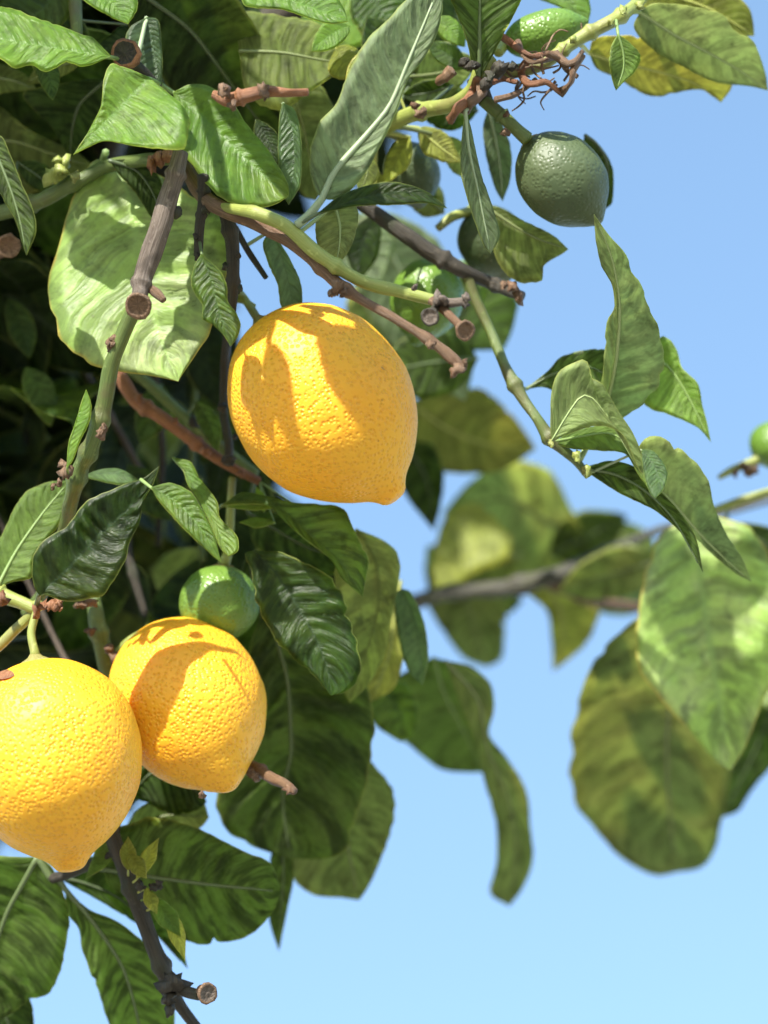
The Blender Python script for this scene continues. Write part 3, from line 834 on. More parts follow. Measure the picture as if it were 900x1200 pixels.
# -- round the fork at the top
simple((448, -265), (538, -22), 50, d=-1, gy=.2, mat='mid', fold=.1)  # unseen leaf added above the view to shade the broad blurred leaf
for a in [((40, 60), (62, 118), 14, 1, .2, 'mid', 't'), ((95, 70), (30, 98), 13, 2.5, -.2, 'olive', 'u'), ((170, 30), (110, 62), 16, 2, .2, 'dark', 't'), ((215, 40), (250, 100), 22, 4, .2, 'mid', 't'),
          ((60, 5), (105, 62), 17, 3, .1, 'dark', 't'), ((250, 25), (300, 60), 20, 5, .4, 'bright', 't'), ((410, 30), (365, 60), 15, 1.5, .5, 'bright', 't'), ((450, 60), (405, 100), 14, 1.2, .4, 'yellow', 't'),
          ((530, 100), (470, 112), 15, 3, -.2, 'dark', 'u'), ((545, 80), (500, 50), 14, 2, .2, 'mid', 't'), ((510, 20), (545, 55), 13, 3, .2, 'bright', 't'), ((440, 110), (420, 170), 16, 3, .1, 'dark', 't'),
          ((430, 180), (420, 225), 13, 2, .1, 'olive', 'u'), ((300, 140), (322, 200), 13, 1, .1, 'dark', 't'), ((20, 190), (80, 232), 15, 4, -.1, 'dark', 'u'), ((250, 330), (215, 420), 20, 6, -.1, 'dark', 'u'),
          ((190, 450), (165, 520), 20, 8, .3, 'mid', 't'), ((30, 430), (60, 500), 18, 8, .3, 'mid', 't'), ((150, 545), (200, 610), 20, 7, .2, 'dark', 't'), ((230, 470), (255, 530), 12, 6, .3, 'mid', 't'),
          ((10, 350), (35, 420), 16, 9, .2, 'dark', 't'), ((240, 372), (258, 480), 26, 11, .0, 'deep_shade', 't'), ((276, 440), (236, 545), 26, 13, .0, 'dark', 'u'), ((290, 480), (250, 590), 24, 15, .0, 'deep_shade', 'u'), ((225, 420), (276, 520), 26, 18, .0, 'deep_shade', 't'), ((240, 340), (275, 430), 22, 20, 0, 'deep_shade', 't'), ((480, 190), (510, 240), 16, 6.5, .2, 'mid', 't'), ((420, 95), (455, 60), 12, 3, .3, 'bright', 't')]:
    simple(a[0], a[1], a[2], d=a[3], gy=a[4], mat=a[5], side=a[6], gx=random.uniform(-.4, .4), fold=random.uniform(.1, .4), off=random.uniform(-6, 6), wave=1.6, rib=.6, nu=30)
simple((182, -235), (270, -26), 74, d=-9.8, gy=.1, mat='mid', fold=.05, prof='round', wave=.5)  # unseen leaf added to cast the right shadow band on the central lemon
simple((60, -195), (110, -30), 20, d=-10.2, gy=.1, mat='mid', fold=.1, wave=.5)  # another unseen leaf, added for the lemon's left shadow band
leaf([(561, 96), (562, 60), (562, 30), (563, -40)], [(575, 70), (590, 40), (606, 10), (612, -20)], [(552, 70), (545, 40), (532, 10), (525, -20)], d=-1, gy=-.25, fold=.2, mat='mid', side='u', rib=1.3)
leaf([(585, -40), (620, -20), (660, 0), (690, 24)], [(590, -10), (620, -4), (655, 8), (675, 20)], [(620, -50), (680, -20), (692, 8)], d=4, gy=.3, fold=.1, mat='bright')
leaf([(750, 14), (790, 40), (833, 63), (866, 82), (900, 106)], [(743, 34), (768, 60), (800, 78), (838, 96), (878, 101)], [(767, 4), (811, 8), (848, 18), (860, 36), (882, 48), (896, 82)], d=2, gy=-.8, fold=.12, wave=1.0, mat='worn', side='u', pet=[(736, 14, .6)], label='worn pale leaf against the sky with a ragged tip')
leaf([(690, 62), (725, 73), (757, 80), (811, 96), (845, 120)], [(699, 80), (722, 91), (749, 107), (771, 113), (811, 105), (833, 108)], [(700, 44), (760, 44), (825, 68), (858, 96)], d=4, gy=-.9, fold=.1, mat='yellow', side='u', pet=[(680, 52, 1)])
leaf([(724, 40), (730, 62), (730, 82), (722, 106)], [(716, 55), (714, 75), (718, 95)], [(738, 50), (751, 66), (744, 84), (732, 95)], d=-1, gy=.0, gx=.4, fold=.4, mat='bright', side='u', rib=.7, pet=[(722, 24, -.4)])
leaf([(735, -10), (780, -6), (830, 10), (884, 42)], [(750, 12), (800, 24), (850, 44)], [(780, -40), (840, -24), (874, 5), (882, 22)], d=5, gy=-.3, fold=.1, mat='yellow', side='u')
leaf([(545, 130), (549, 175), (560, 225), (575, 297)], [(541, 165), (540, 200), (550, 240), (566, 285)], [(552, 150), (563, 200), (578, 245), (586, 275)], d=-1.5, gy=.0, gx=.6, fold=.5, mat='grey', side='u', rib=1.1, pet=[(560, 112, -.8)])
leaf([(572, 128), (580, 160), (586, 195), (589, 236)], [(566, 150), (570, 185), (580, 220)], [(588, 145), (599, 175), (598, 210)], d=4, gy=-.2, mat='grey', side='u', fold=.3)
leaf([(566, 240), (598, 262), (630, 280), (666, 292)], [(572, 262), (580, 298), (590, 318), (610, 331), (635, 329), (634, 317), (642, 307), (658, 298)], [(585, 243), (611, 257), (647, 275)], d=2.5, gy=.15, fold=.15, wave=.8, mat='olive', side='u', pet=[(556, 236, 2)], label='torn olive leaf in front of a green fruit')
leaf([(685, 158), (700, 170), (712, 195), (710, 245)], [(680, 190), (690, 225), (702, 240)], [(704, 172), (718, 198), (718, 235)], d=4, gy=-.2, fold=.2, mat='dark', side='u')
# leaves in the shade behind the fork
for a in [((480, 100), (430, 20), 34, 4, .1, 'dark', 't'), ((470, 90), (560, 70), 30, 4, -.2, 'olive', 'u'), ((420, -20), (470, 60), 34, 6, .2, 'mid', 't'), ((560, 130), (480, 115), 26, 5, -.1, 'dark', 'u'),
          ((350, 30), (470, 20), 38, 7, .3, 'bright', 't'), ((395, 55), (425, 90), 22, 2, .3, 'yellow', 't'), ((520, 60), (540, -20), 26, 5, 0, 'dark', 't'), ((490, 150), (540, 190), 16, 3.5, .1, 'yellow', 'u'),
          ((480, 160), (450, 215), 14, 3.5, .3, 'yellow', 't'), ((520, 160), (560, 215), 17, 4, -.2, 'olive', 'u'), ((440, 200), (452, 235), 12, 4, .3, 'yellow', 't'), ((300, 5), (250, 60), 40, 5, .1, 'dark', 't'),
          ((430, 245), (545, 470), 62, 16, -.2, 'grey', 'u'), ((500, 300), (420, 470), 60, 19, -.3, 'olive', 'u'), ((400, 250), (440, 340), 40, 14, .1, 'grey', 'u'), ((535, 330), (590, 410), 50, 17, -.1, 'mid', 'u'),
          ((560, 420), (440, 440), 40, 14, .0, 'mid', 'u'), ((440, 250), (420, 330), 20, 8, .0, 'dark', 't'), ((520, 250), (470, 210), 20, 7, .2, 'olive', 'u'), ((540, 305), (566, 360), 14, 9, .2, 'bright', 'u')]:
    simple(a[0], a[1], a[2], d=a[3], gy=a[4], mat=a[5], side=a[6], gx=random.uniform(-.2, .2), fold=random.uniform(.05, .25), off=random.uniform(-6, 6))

# -- right hand spray
leaf([(704, 494), (713, 465), (723, 415), (726, 357), (717, 302), (696, 251)], [(731, 489), (764, 462), (777, 435), (776, 407), (770, 380), (757, 353), (750, 330), (741, 321), (733, 298), (713, 275)],
     [(700, 470), (706, 440), (709, 403), (711, 377), (720, 360), (717, 333), (704, 310), (698, 279)], d=1.0, gy=-.62, gx=-.1, fold=.15, wave=1.0, mat='worn', side='u', rib=1.2, quilt=1.8, cren=2, label='long upright leaf with a wavy margin against the sky')
leaf([(646, 517), (666, 484), (682, 464), (698, 470), (722, 505), (745, 545), (769, 584)], [(645, 493), (647, 458), (656, 433), (684, 422), (691, 432), (693, 443), (706, 450), (722, 477), (742, 508), (755, 540)],
     [(668, 508), (690, 500), (712, 500), (732, 512), (748, 548)], d=-1, gy=.0, gx=.1, fold=.25, mat='worn', side='u', rib=.45, pet=[(644, 516, -.6)], wave=.6)
leaf([(647, 518), (680, 512), (712, 508), (735, 520), (752, 545), (765, 578)], [(672, 526), (705, 528), (733, 532), (748, 556)], [(672, 506), (704, 499), (734, 508), (752, 530)], d=-.4, gy=.5, gx=.1, fold=.1, mat='bright', side='u', rib=.7, wave=.6)
leaf([(686, 550), (720, 556), (755, 575), (790, 610), (824, 671)], [(695, 558), (727, 578), (767, 598), (798, 624), (816, 652)], [(712, 540), (742, 546), (767, 568), (795, 598), (815, 628)], d=.3, gy=.1, gx=.0, fold=.35, mat='mid', side='u', rib=.9, pet=[(687, 555, .3)])
leaf([(752, 526), (765, 545), (772, 562), (768, 584)], [(752, 540), (756, 562), (762, 578)], [(768, 530), (782, 552), (778, 572)], d=-.6, gy=.5, fold=.3, mat='grey', rib=.6)
leaf([(742, 560), (780, 580), (820, 625), (850, 655), (881, 682)], [(752, 575), (775, 590), (800, 614), (830, 645), (860, 670)], [(750, 520), (777, 513), (808, 536), (828, 561), (837, 592), (850, 623), (870, 655)], d=.6, gy=-.6, fold=.15, mat='worn', side='u', rib=1.0, pet=[(700, 546, .6), (688, 552, .3)], label='pale drooping leaf ending the spray over the blurred leaves')
leaf([(616, 456), (650, 438), (690, 430), (735, 455)], [(642, 455), (680, 478), (715, 480)], [(643, 434), (656, 419), (682, 411), (715, 412)], d=2.8, gy=-.05, fold=.2, mat='mid', side='u', rib=.9, pet=[(603, 450, .8)])
leaf([(762, 414), (785, 432), (805, 462), (833, 518)], [(752, 445), (757, 474), (784, 486), (804, 494), (820, 503)], [(776, 394), (792, 407), (799, 431), (818, 450), (823, 474), (828, 494)], d=3.2, gy=.05, gx=-.2, fold=.3, mat='bright', side='u', rib=.8)
# -- blurred leaves behind on the right
leaf([(815, 600), (822, 690), (838, 790), (856, 903)], [(770, 632), (752, 690), (746, 745), (748, 782), (773, 818), (808, 858), (838, 893)], [(880, 620), (915, 690), (918, 770), (895, 820), (874, 874)], d=13, gy=.2, gx=.0, fold=.5, wave=1.0, mat='pale', side='t', rib=1.2, label='broad blurred grey-green leaf partly lit at the right')
leaf([(822, 700), (795, 770), (782, 850), (784, 940), (793, 1022)], [(880, 740), (868, 830), (850, 940), (836, 1000), (818, 1018)], [(752, 722), (706, 761), (683, 801), (671, 858), (672, 932), (695, 971), (731, 1007), (767, 1026)], d=15, gy=-.95, gx=.1, fold=.1, wave=.7, mat='olive', side='u', rib=1.4, label='big blurred olive leaf hanging lowest at the right')
leaf([(930, 760), (905, 830), (880, 890), (846, 958)], [(955, 830), (920, 880), (882, 925), (866, 950)], [(890, 790), (860, 850), (838, 905), (832, 940)], d=22, gy=-.3, fold=.1, mat='dark', side='u')
leaf([(850, 618), (885, 630), (920, 650), (960, 660)], [(860, 640), (890, 668), (930, 680)], [(870, 612), (910, 620), (940, 640)], d=17, gy=-.3, mat='dark', side='u', fold=.1)
leaf([(905, 640), (895, 700), (890, 760), (900, 830)], [(935, 690), (938, 770)], [(862, 690), (850, 740), (866, 800)], d=24, gy=.5, mat='pale', side='t', fold=.1)
leaf([(690, 640), (640, 610), (590, 585), (520, 600)], [(655, 566), (640, 548), (609, 540), (575, 548), (545, 570)], [(680, 665), (630, 678), (575, 674), (530, 650)], d=34, gy=-.9, fold=.1, mat='olive', side='u', wave=.8, rib=1.3, label='rounded blurred olive leaf above the mossy branch')
leaf([(600, 630), (565, 620), (535, 640), (506, 690)], [(560, 590), (525, 600), (510, 640)], [(595, 655), (560, 670), (530, 690)], d=30, gy=.6, gx=-.2, fold=.1, mat='yellow', side='t')
leaf([(610, 650), (570, 660), (545, 690), (570, 782)], [(540, 650), (505, 670), (503, 712), (540, 768)], [(598, 690), (592, 740), (588, 772)], d=31, gy=-.8, fold=.1, mat='olive', side='u')
leaf([(640, 684), (655, 710), (660, 745), (648, 787)], [(680, 692), (703, 708), (692, 748), (670, 770)], [(612, 690), (640, 715), (646, 750)], d=28, gy=-.9, mat='yellow', side='u', fold=.1)
leaf([(480, 470), (520, 500), (570, 520), (628, 526)], [(478, 510), (490, 545), (530, 554), (585, 552)], [(520, 460), (560, 455), (595, 480), (618, 510)], d=24, gy=-.8, mat='yellow', side='u', fold=.1)
leaf([(470, 520), (492, 545), (505, 580), (508, 622)], [(466, 545), (472, 575), (490, 600)], [(505, 520), (520, 555), (516, 595)], d=22, gy=-.4, mat='dark', side='u')
leaf([(695, 690), (720, 700), (745, 706), (770, 705)], [(700, 716), (730, 722), (755, 716)], [(710, 660), (740, 672), (762, 688)], d=33, gy=.0, mat='grey', side='t')
leaf([(700, 620), (735, 630), (752, 650), (748, 690)], [(700, 640), (710, 665), (730, 690)], [(735, 612), (765, 630), (765, 668)], d=35, gy=-.1, mat='olive', side='u')
leaf([(612, 705), (580, 670), (540, 660), (515, 668)], [(590, 655), (555, 648)], [(595, 720), (560, 715), (530, 690)], d=36, gy=.1, mat='mid', side='u')
leaf([(470, 690), (484, 720), (492, 755), (495, 803)], [(462, 700), (466, 745), (478, 785)], [(482, 695), (497, 730), (502, 770)], d=7, gy=.1, gx=-.3, fold=.4, mat='grey', side='t', rib=.7)
leaf([(470, 680), (462, 720), (455, 770), (435, 822)], [(474, 715), (475, 760), (462, 805)], [(455, 700), (440, 750), (425, 800)], d=10, gy=.1, mat='yellow', side='u', fold=.2)
leaf([(508, 770), (520, 810), (540, 850), (567, 905)], [(470, 790), (432, 812), (452, 845), (478, 872), (514, 900), (542, 905)], [(530, 780), (552, 825), (565, 870)], d=17, gy=-.95, gx=.1, mat='bright', side='u', fold=.1, label='light green translucent blurred leaf beside the ribbon leaf')
leaf([(522, 774), (560, 820), (572, 880), (597, 940), (605, 1000), (597, 1062)], [(538, 820), (557, 868), (568, 918), (581, 964), (582, 1010), (574, 1046)], [(552, 781), (576, 803), (579, 833), (573, 861), (595, 889), (617, 927), (621, 964), (625, 1006), (613, 1040)], d=14, gy=-.8, gx=.3, fold=.2, mat='olive', side='u', rib=1.0, label='narrow ribbon-like blurred leaf hanging in the sky')
simple((775, 655), (655, 692), 30, d=24, gy=-.6, mat='olive', side='u', fold=.1)
simple((645, 650), (735, 604), 30, d=34, gy=-.6, mat='mid', side='u', fold=.1)
simple((560, 700), (500, 640), 34, d=36, gy=-.3, mat='olive', side='u', fold=.1)
simple((680, 700), (610, 640), 34, d=37, gy=-.6, mat='olive', side='u', fold=.1)
leaf([(440, 800), (455, 815), (470, 840), (470, 870)], [(430, 820), (440, 850)], [(475, 800), (490, 830), (485, 860)], d=15, gy=.2, mat='mid', side='t')

# -- middle and lower left
leaf([(47, 698), (83, 663), (113, 630), (147, 600), (172, 570), (187, 546)], [(54, 697), (77, 705), (97, 703), (120, 697), (133, 680), (147, 657), (151, 637), (163, 613), (168, 587), (179, 568)],
     [(40, 687), (37, 663), (40, 647), (53, 633), (77, 617), (97, 590), (123, 577), (147, 567), (167, 561)], d=-3.4, gy=.12, gx=.05, fold=.25, wave=.9, quilt=4.2, mat='dark', pet=[(42, 713, -1.6), (44, 705, -2)], rib=1.1, nu=80, label='dark quilted leaf above the left lemon')
leaf([(-4, 690), (20, 645), (50, 602), (82, 563)], [(14, 682), (36, 677), (40, 655), (57, 630), (72, 610), (80, 582)], [(-14, 660), (-2, 635), (8, 615), (14, 600), (30, 577), (57, 565)], d=.5, gy=.30, fold=.15, mat='bright', side='u', rib=1.1, quilt=1.2)
leaf([(177, 571), (205, 588), (232, 615), (259, 659)], [(187, 588), (207, 611), (220, 624), (241, 644)], [(200, 566), (224, 577), (240, 603), (251, 628)], d=-4.2, gy=.3, fold=.3, mat='bright', rib=.7, pet=[(165, 562, -3.4)])
leaf([(97, 558), (120, 555), (140, 556), (163, 563)], [(115, 563), (142, 568)], [(118, 550), (138, 549), (152, 555)], d=1, gy=.5, mat='grey', rib=.5)
leaf([(202, 536), (222, 560), (246, 600), (268, 652)], [(214, 549), (220, 568), (233, 588), (246, 614), (257, 641)], [(223, 541), (234, 560), (254, 587), (258, 607), (277, 627), (279, 645)], d=1, gy=.45, gx=-.2, fold=.35, wave=1.5, mat='bright', rib=.9)
leaf([(260, 592), (290, 585), (330, 597), (367, 630), (397, 657), (425, 699)], [(313, 592), (333, 611), (360, 634), (387, 655), (401, 678)], [(283, 577), (310, 581), (343, 588), (400, 595), (414, 620), (431, 653), (429, 675)], d=2, gy=.35, fold=.35, mat='mid', wave=1.2, rib=.9, pet=[(245, 602, 4)])
leaf([(296, 645), (320, 668), (342, 700), (366, 740), (382, 778), (388, 815)], [(287, 650), (296, 674), (300, 700), (313, 734), (330, 757), (347, 773), (367, 791), (380, 806)], [(333, 648), (360, 661), (387, 679), (407, 703), (414, 740), (423, 773), (417, 798), (402, 812)], d=1.5, gy=.12, gx=-.1, fold=.2, wave=1.5, quilt=1.4, mat='dark', rib=.9, freq=3.4, cren=2.4, label='glossy dark leaf with a curled edge beside the small green lemon')
leaf([(418, 620), (440, 660), (442, 720), (410, 824)], [(395, 660), (392, 720), (395, 790)], [(447, 632), (464, 646), (469, 664), (466, 690), (458, 727), (451, 767), (431, 803)], d=5, gy=.0, gx=.15, fold=.15, mat='olive', side='t', wave=1.4, rib=1.0)
leaf([(318, 700), (326, 754), (337, 800), (341, 880), (331, 930), (340, 1006)], [(295, 750), (282, 820), (262, 900), (255, 930), (256, 952), (266, 974), (300, 993)], [(380, 740), (420, 785), (434, 815), (438, 850), (431, 913), (417, 960), (406, 993), (385, 1006)], d=6, gy=-.28, gx=.05, fold=.15, wave=1.1, quilt=3.0, mat='mid', side='u', rib=1.4, nu=70, label='big drooping veined leaf below the glossy dark leaf')
leaf([(400, 860), (405, 930), (408, 990), (421, 1055)], [(350, 940), (337, 1001), (347, 1034), (370, 1049), (400, 1052)], [(440, 898), (460, 927), (462, 959), (449, 1001), (433, 1037)], d=10, gy=-.4, fold=.1, mat='olive', side='u', rib=1.0, wave=.7)
leaf([(330, 970), (332, 1020), (330, 1065), (327, 1115)], [(318, 1000), (312, 1050), (317, 1085)], [(343, 1000), (344, 1030), (336, 1070)], d=9, gy=-.3, fold=.2, mat='mid', side='u', rib=.7)
leaf([(120, 1018), (183, 1028), (253, 1037), (295, 1041), (328, 1045)], [(130, 1040), (160, 1055), (190, 1075), (220, 1103), (249, 1106), (280, 1101), (303, 1088), (322, 1065)], [(135, 975), (156, 964), (183, 958), (218, 966), (249, 979), (284, 997), (315, 1010), (325, 1029)], d=3.6, gy=-.30, gx=.0, fold=.12, wave=.9, quilt=3.4, mat='mid', side='u', rib=1.4, nu=70, label='broad veined leaf pointing away from the hanging stem')
leaf([(44, 1004), (24, 1040), (8, 1070), (-8, 1120), (-20, 1200)], [(-40, 1010), (-60, 1080), (-60, 1150)], [(62, 1018), (79, 1060), (81, 1092), (72, 1134), (58, 1163), (36, 1172), (10, 1190)], d=3, gy=-.28, gx=.1, fold=.12, quilt=3.0, mat='mid', side='u', rib=1.6, label='wide veined leaf under the left lemon')
leaf([(-30, 1110), (-10, 1150), (10, 1200), (20, 1260)], [(-50, 1160), (-30, 1230)], [(10, 1130), (34, 1168), (40, 1200), (38, 1240)], d=5, gy=-.2, mat='dark', side='u')
leaf([(76, 1042), (109, 1080), (144, 1134), (163, 1200), (176, 1270)], [(80, 1072), (92, 1088), (97, 1115), (113, 1158), (128, 1200), (150, 1250)], [(105, 1066), (136, 1079), (167, 1103), (188, 1134), (203, 1181), (203, 1235)], d=3.4, gy=-.28, fold=.12, quilt=2.8, mat='mid', side='u', rib=1.3, pet=[(68, 1030, 3)])
leaf([(66, 1028), (100, 1035), (150, 1060), (220, 1135)], [(110, 1052), (150, 1076), (192, 1103)], [(100, 1005), (150, 1010), (200, 1060)], d=5, gy=-.2, mat='dark', side='u')
for a in [((150, 1020), (150, 980), 9), ((160, 1030), (186, 982), 9), ((170, 1040), (184, 1072), 8), ((195, 1058), (217, 1126), 10), ((150, 1000), (172, 1030), 10), ((178, 1050), (212, 1098), 12)]:
    simple(a[0], a[1], a[2], d=.2, gy=.3, mat='yellow' if a[2] < 10.5 else 'bright', fold=.35, rib=.5, nu=20, side='t', prof='lance')
leaf([(150, 935), (180, 905), (215, 915), (242, 940)], [(170, 940), (200, 955), (230, 950)], [(160, 905), (195, 885), (230, 910)], d=5, gy=-.2, mat='dark', side='u', quilt=1.5)
leaf([(140, 985), (165, 965), (200, 955), (245, 958)], [(165, 985), (205, 985), (235, 970)], [(160, 950), (200, 930), (235, 935)], d=6, gy=-.2, mat='olive', side='u')
leaf([(112, 985), (125, 1000), (118, 1018), (100, 1030)], [(128, 985), (130, 1010)], [(110, 1000), (104, 1018)], d=2, gy=.2, mat='bright', rib=.5)
leaf([(292, 648), (300, 700), (312, 760), (300, 830)], [(275, 690), (270, 750), (282, 810)], [(315, 690), (330, 750), (318, 810)], d=7, gy=-.1, mat='dark', side='u')
leaf([(290, 600), (330, 625), (370, 645), (430, 650)], [(300, 640), (350, 672), (400, 672)], [(320, 600), (370, 610), (410, 630)], d=6.5, gy=-.1, mat='dark', side='u')
for a in [((345, 590), (262, 594), 6), ((322, 612), (280, 612), 6), ((310, 600), (300, 570), 7)]:
    simple(a[0], a[1], a[2], d=2.5, gy=.5, mat='bright', fold=.3, rib=.4, nu=20, prof='lance')

# ------------------------------------------------------------------ fruit
def fruit(name, stem_px, tip_px, wid, d, tilt, label, group, mat, nip=0.10, nipw=0.2, stalk=None, calyx='calyx', shoulder=0.0, sect=80, seed=0, bow=0.0, scar=None):
    """stem_px, tip_px: the ends in the picture; wid: width in px; tilt: cm by which the tip is nearer than the stem end"""
    a = at(stem_px[0], stem_px[1], d + tilt / 2); c = at(tip_px[0], tip_px[1], d - tilt / 2)
    ax = c - a; L = np.linalg.norm(ax); ax /= L
    R = wid * .5 * PX * (1 + d / 100)
    n1 = np.cross(ax, [.3, .2, .9]); n1 /= np.linalg.norm(n1); n2 = np.cross(ax, n1)
    root = empty(name, a)
    tag(root, label, 'lemon', group)
    # lathe profile from the stem dimple to the nipple
    prof = np.array([(.022, 0), (.018, .07), (.006, .15), (.004, .22), (.028, .40), (.08, .60), (.16, .785), (.27, .93), (.38, .99), (.47, 1.0), (.57, .975), (.67, .895), (.76, .765), (.83, .61), (.885, .44)]
                    + ([(.925, .285), (.955, .205), (.978, .165), (.993, .11), (1., 0)] if nip > .065 else [(.93, .31), (.962, .20), (.985, .12), (.996, .06), (1., 0)]))
    prof[:, 1] *= 1 + shoulder * (.5 - prof[:, 0])
    rings = 72
    PR = catmull(prof, rings + 1)
    vs, fs, uv = [], [], []
    for j in range(rings + 1):
        z, rb = PR[j]
        rb = max(0., rb)
        for k in range(sect):
            an = 2 * math.pi * k / sect
            dr = n1 * math.cos(an) + n2 * math.sin(an)
            q = Vector((dr * rb * 1.3 + ax * z * 2.2)) + Vector((seed * 5.1, seed, 0))
            wob = 1 + .05 * noise.noise(q) + .016 * noise.noise(q * 3.1)
            side_ = bow * L * math.sin(math.pi * min(1, z))
            vs.append(a + ax * z * L + dr * rb * R * wob + n1 * side_)
            uv.append((k / sect, z))
    for j in range(rings):
        for k in range(sect):
            p = j * sect + k; q = j * sect + (k + 1) % sect
            fs.append((p, q, q + sect, p + sect))
    mesh_obj('peel', vs, fs, mat, root, origin=a, uvs=uv)
    if scar:                                        # corky brown patch beside the stalk
        want = scar[0] * RGT + scar[1] * UPV - scar[2] * FWD
        a0 = math.atan2(want @ n2, want @ n1)
        sv, sf, su = [], [], []
        nz, na = 9, 22
        for i in range(nz):
            for k in range(na):
                u = k / (na - 1) * 2 - 1; wv = (i / (nz - 1) * 2 - 1) * math.sqrt(max(0, 1 - u * u)) * (1 + .5 * noise.noise((u * 4, seed, 0)))
                z = .055 + .030 * wv + .02 * u * u
                j = z * 1.0
                an = a0 + u * .75
                rb = np.interp(z, PR[8:, 0], PR[8:, 1])
                dr = n1 * math.cos(an) + n2 * math.sin(an)
                q = Vector((dr * rb * 1.3 + ax * z * 2.2)) + Vector((seed * 5.1, seed, 0))
                wob = 1 + .05 * noise.noise(q) + .016 * noise.noise(q * 3.1)
                lift = .0006 * (1 - max(abs(u), abs(wv)) ** 6) + .0002
                sv.append(a + ax * (z * L - lift * .7) + dr * (rb * R * wob + lift)); su.append((u, wv * .1))
        for i in range(nz - 1):
            for k in range(na - 1):
                p = i * na + k
                sf.append((p, p + 1, p + 1 + na, p + na))
        mesh_obj('scar', sv, sf, BK['red'], root, origin=a, uvs=su)
    # calyx: a five-lobed collar pressed on the stem end
    cv, cf, cu = [], [], []
    S = 20
    rc = R * (.17 if R > .02 else .24)
    for j, (r_, h) in enumerate([(.25, -.75), (.5, -.45), (.95, -.12), (1.05, .02), (.6, .1)]):
        for k in range(S):
            an = 2 * math.pi * k / S
            lobe = 1 + (.22 * math.cos(5 * an) if j in (2, 3) else 0)
            cv.append(a + ax * (h * rc + .012 * L) + (n1 * math.cos(an) + n2 * math.sin(an)) * r_ * rc * lobe); cu.append((k / S, j * .1))
    for j in range(4):
        for k in range(S):
            p = j * S + k; q = j * S + (k + 1) % S
            cf.append((p, q, q + S, p + S))
    mesh_obj('calyx', cv, cf, CALYX, root, origin=a, uvs=cu)
    if stalk:
        P = [a - ax * rc * .3] + [at(*s[:3]) for s in stalk]
        rs = [s[3] * PX for s in stalk]
        C = catmull(np.array([list(p) + [r] for p, r in zip(P, [rs[0] * 1.15] + rs)]), 14)
        tube('stalk', C[:, :3], C[:, 3], BK['lime'], root, sides=10, rough=.08, seed=seed)
    return root


RG = 'ripe yellow lemons'
fruit('lemon', (306, 379), (465, 586), 206, 0.0, 1.5, 'ripe yellow lemon banded by leaf shadows, hanging alone under the bare brown twig', RG, PEEL, nip=.07, nipw=.15, stalk=[(285, 348, 1.5, 4.5), (272, 335, 0, 4.5)], seed=1)
fruit('lemon', (42, 775), (84, 1022), 214, -2.5, 1.2, 'fully sunlit ripe yellow lemon hanging below the dark quilted leaf', RG, PEEL, nip=.085, nipw=.15, stalk=[(41, 765, -1.9, 5.5), (37, 742, -1.6, 5), (43, 716, -1.3, 4.5)], seed=2, scar=(-.95, .1, .5))
fruit('lemon', (180, 740), (271, 926), 178, 1.5, 3.5, 'ripe yellow lemon with striped shadows behind the sunlit lemon and below the small green one', RG, PEEL, nip=.06, nipw=.16, stalk=[(150, 752, 3.4, 5), (134, 770, 4, 5)], seed=3)
GG = 'unripe green lemons'
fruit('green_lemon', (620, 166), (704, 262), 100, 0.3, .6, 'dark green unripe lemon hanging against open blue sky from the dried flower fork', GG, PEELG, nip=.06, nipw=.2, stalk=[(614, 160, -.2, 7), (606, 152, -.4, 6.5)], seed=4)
fruit('green_lemon', (512, 305), (486, 405), 84, 5.6, 0, 'green unripe lemon behind the pruned twig tips', GG, PEELB, nip=.12, nipw=.22, stalk=[(513, 300, 4.5, 4), (512, 296, 3, 4)], seed=5)
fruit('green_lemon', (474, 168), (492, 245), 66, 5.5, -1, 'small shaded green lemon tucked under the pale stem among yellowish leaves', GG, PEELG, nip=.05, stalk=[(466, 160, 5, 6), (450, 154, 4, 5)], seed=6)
fruit('green_lemon', (592, 52), (690, 24), 54, 1.5, 0, 'elongated glossy green lemon lying above the dried flower stalks', GG, PEELB, nip=.06, nipw=.25, stalk=[(584, 62, 1, 6)], seed=7)
fruit('green_lemon', (262, 664), (252, 758), 94, 3.0, .5, 'bright green small lemon half shaded, just above a ripe lemon', GG, PEELB, nip=.04, nipw=.25, stalk=[(264, 655, 3, 7), (268, 640, 3.6, 6), (272, 560, 4.5, 5)], seed=8)
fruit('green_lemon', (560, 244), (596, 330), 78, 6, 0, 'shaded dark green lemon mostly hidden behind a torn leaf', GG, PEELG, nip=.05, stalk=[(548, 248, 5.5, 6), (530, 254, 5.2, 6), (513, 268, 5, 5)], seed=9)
fruit('green_lemon', (887, 540), (930, 500), 58, 14, 0, 'small green lemon on a thin pale stalk among blurred twigs against the sky', GG, PEELB, nip=.05, stalk=[(880, 545, 14, 6)], seed=10)

# ------------------------------------------------------------------ leaf mass inside the crown
def inside(pt, poly):
    x, y = pt; r = False; n = len(poly)
    for i in range(n):
        x1, y1 = poly[i]; x2, y2 = poly[(i + 1) % n]
        if (y1 > y) != (y2 > y) and x < (x2 - x1) * (y - y1) / (y2 - y1) + x1: r = not r
    return r


CROWN = [(-400, -260), (560, -260), (550, 60), (505, 160), (420, 205), (345, 240), (262, 246), (266, 350), (290, 400), (305, 560), (400, 600), (432, 660), (425, 760), (330, 860), (300, 880), (235, 880), (200, 920), (130, 965), (60, 990), (-400, 1010)]
GAPS = [[(-30, 70), (28, 86), (45, 125), (82, 152), (82, 180), (45, 168), (18, 146), (-30, 125)], [(55, 88), (98, 90), (98, 104), (62, 102)],
        [(165, 205), (200, 198), (232, 214), (235, 243), (215, 238), (180, 226)], [(100, 168), (185, 168), (185, 192), (110, 190)]]


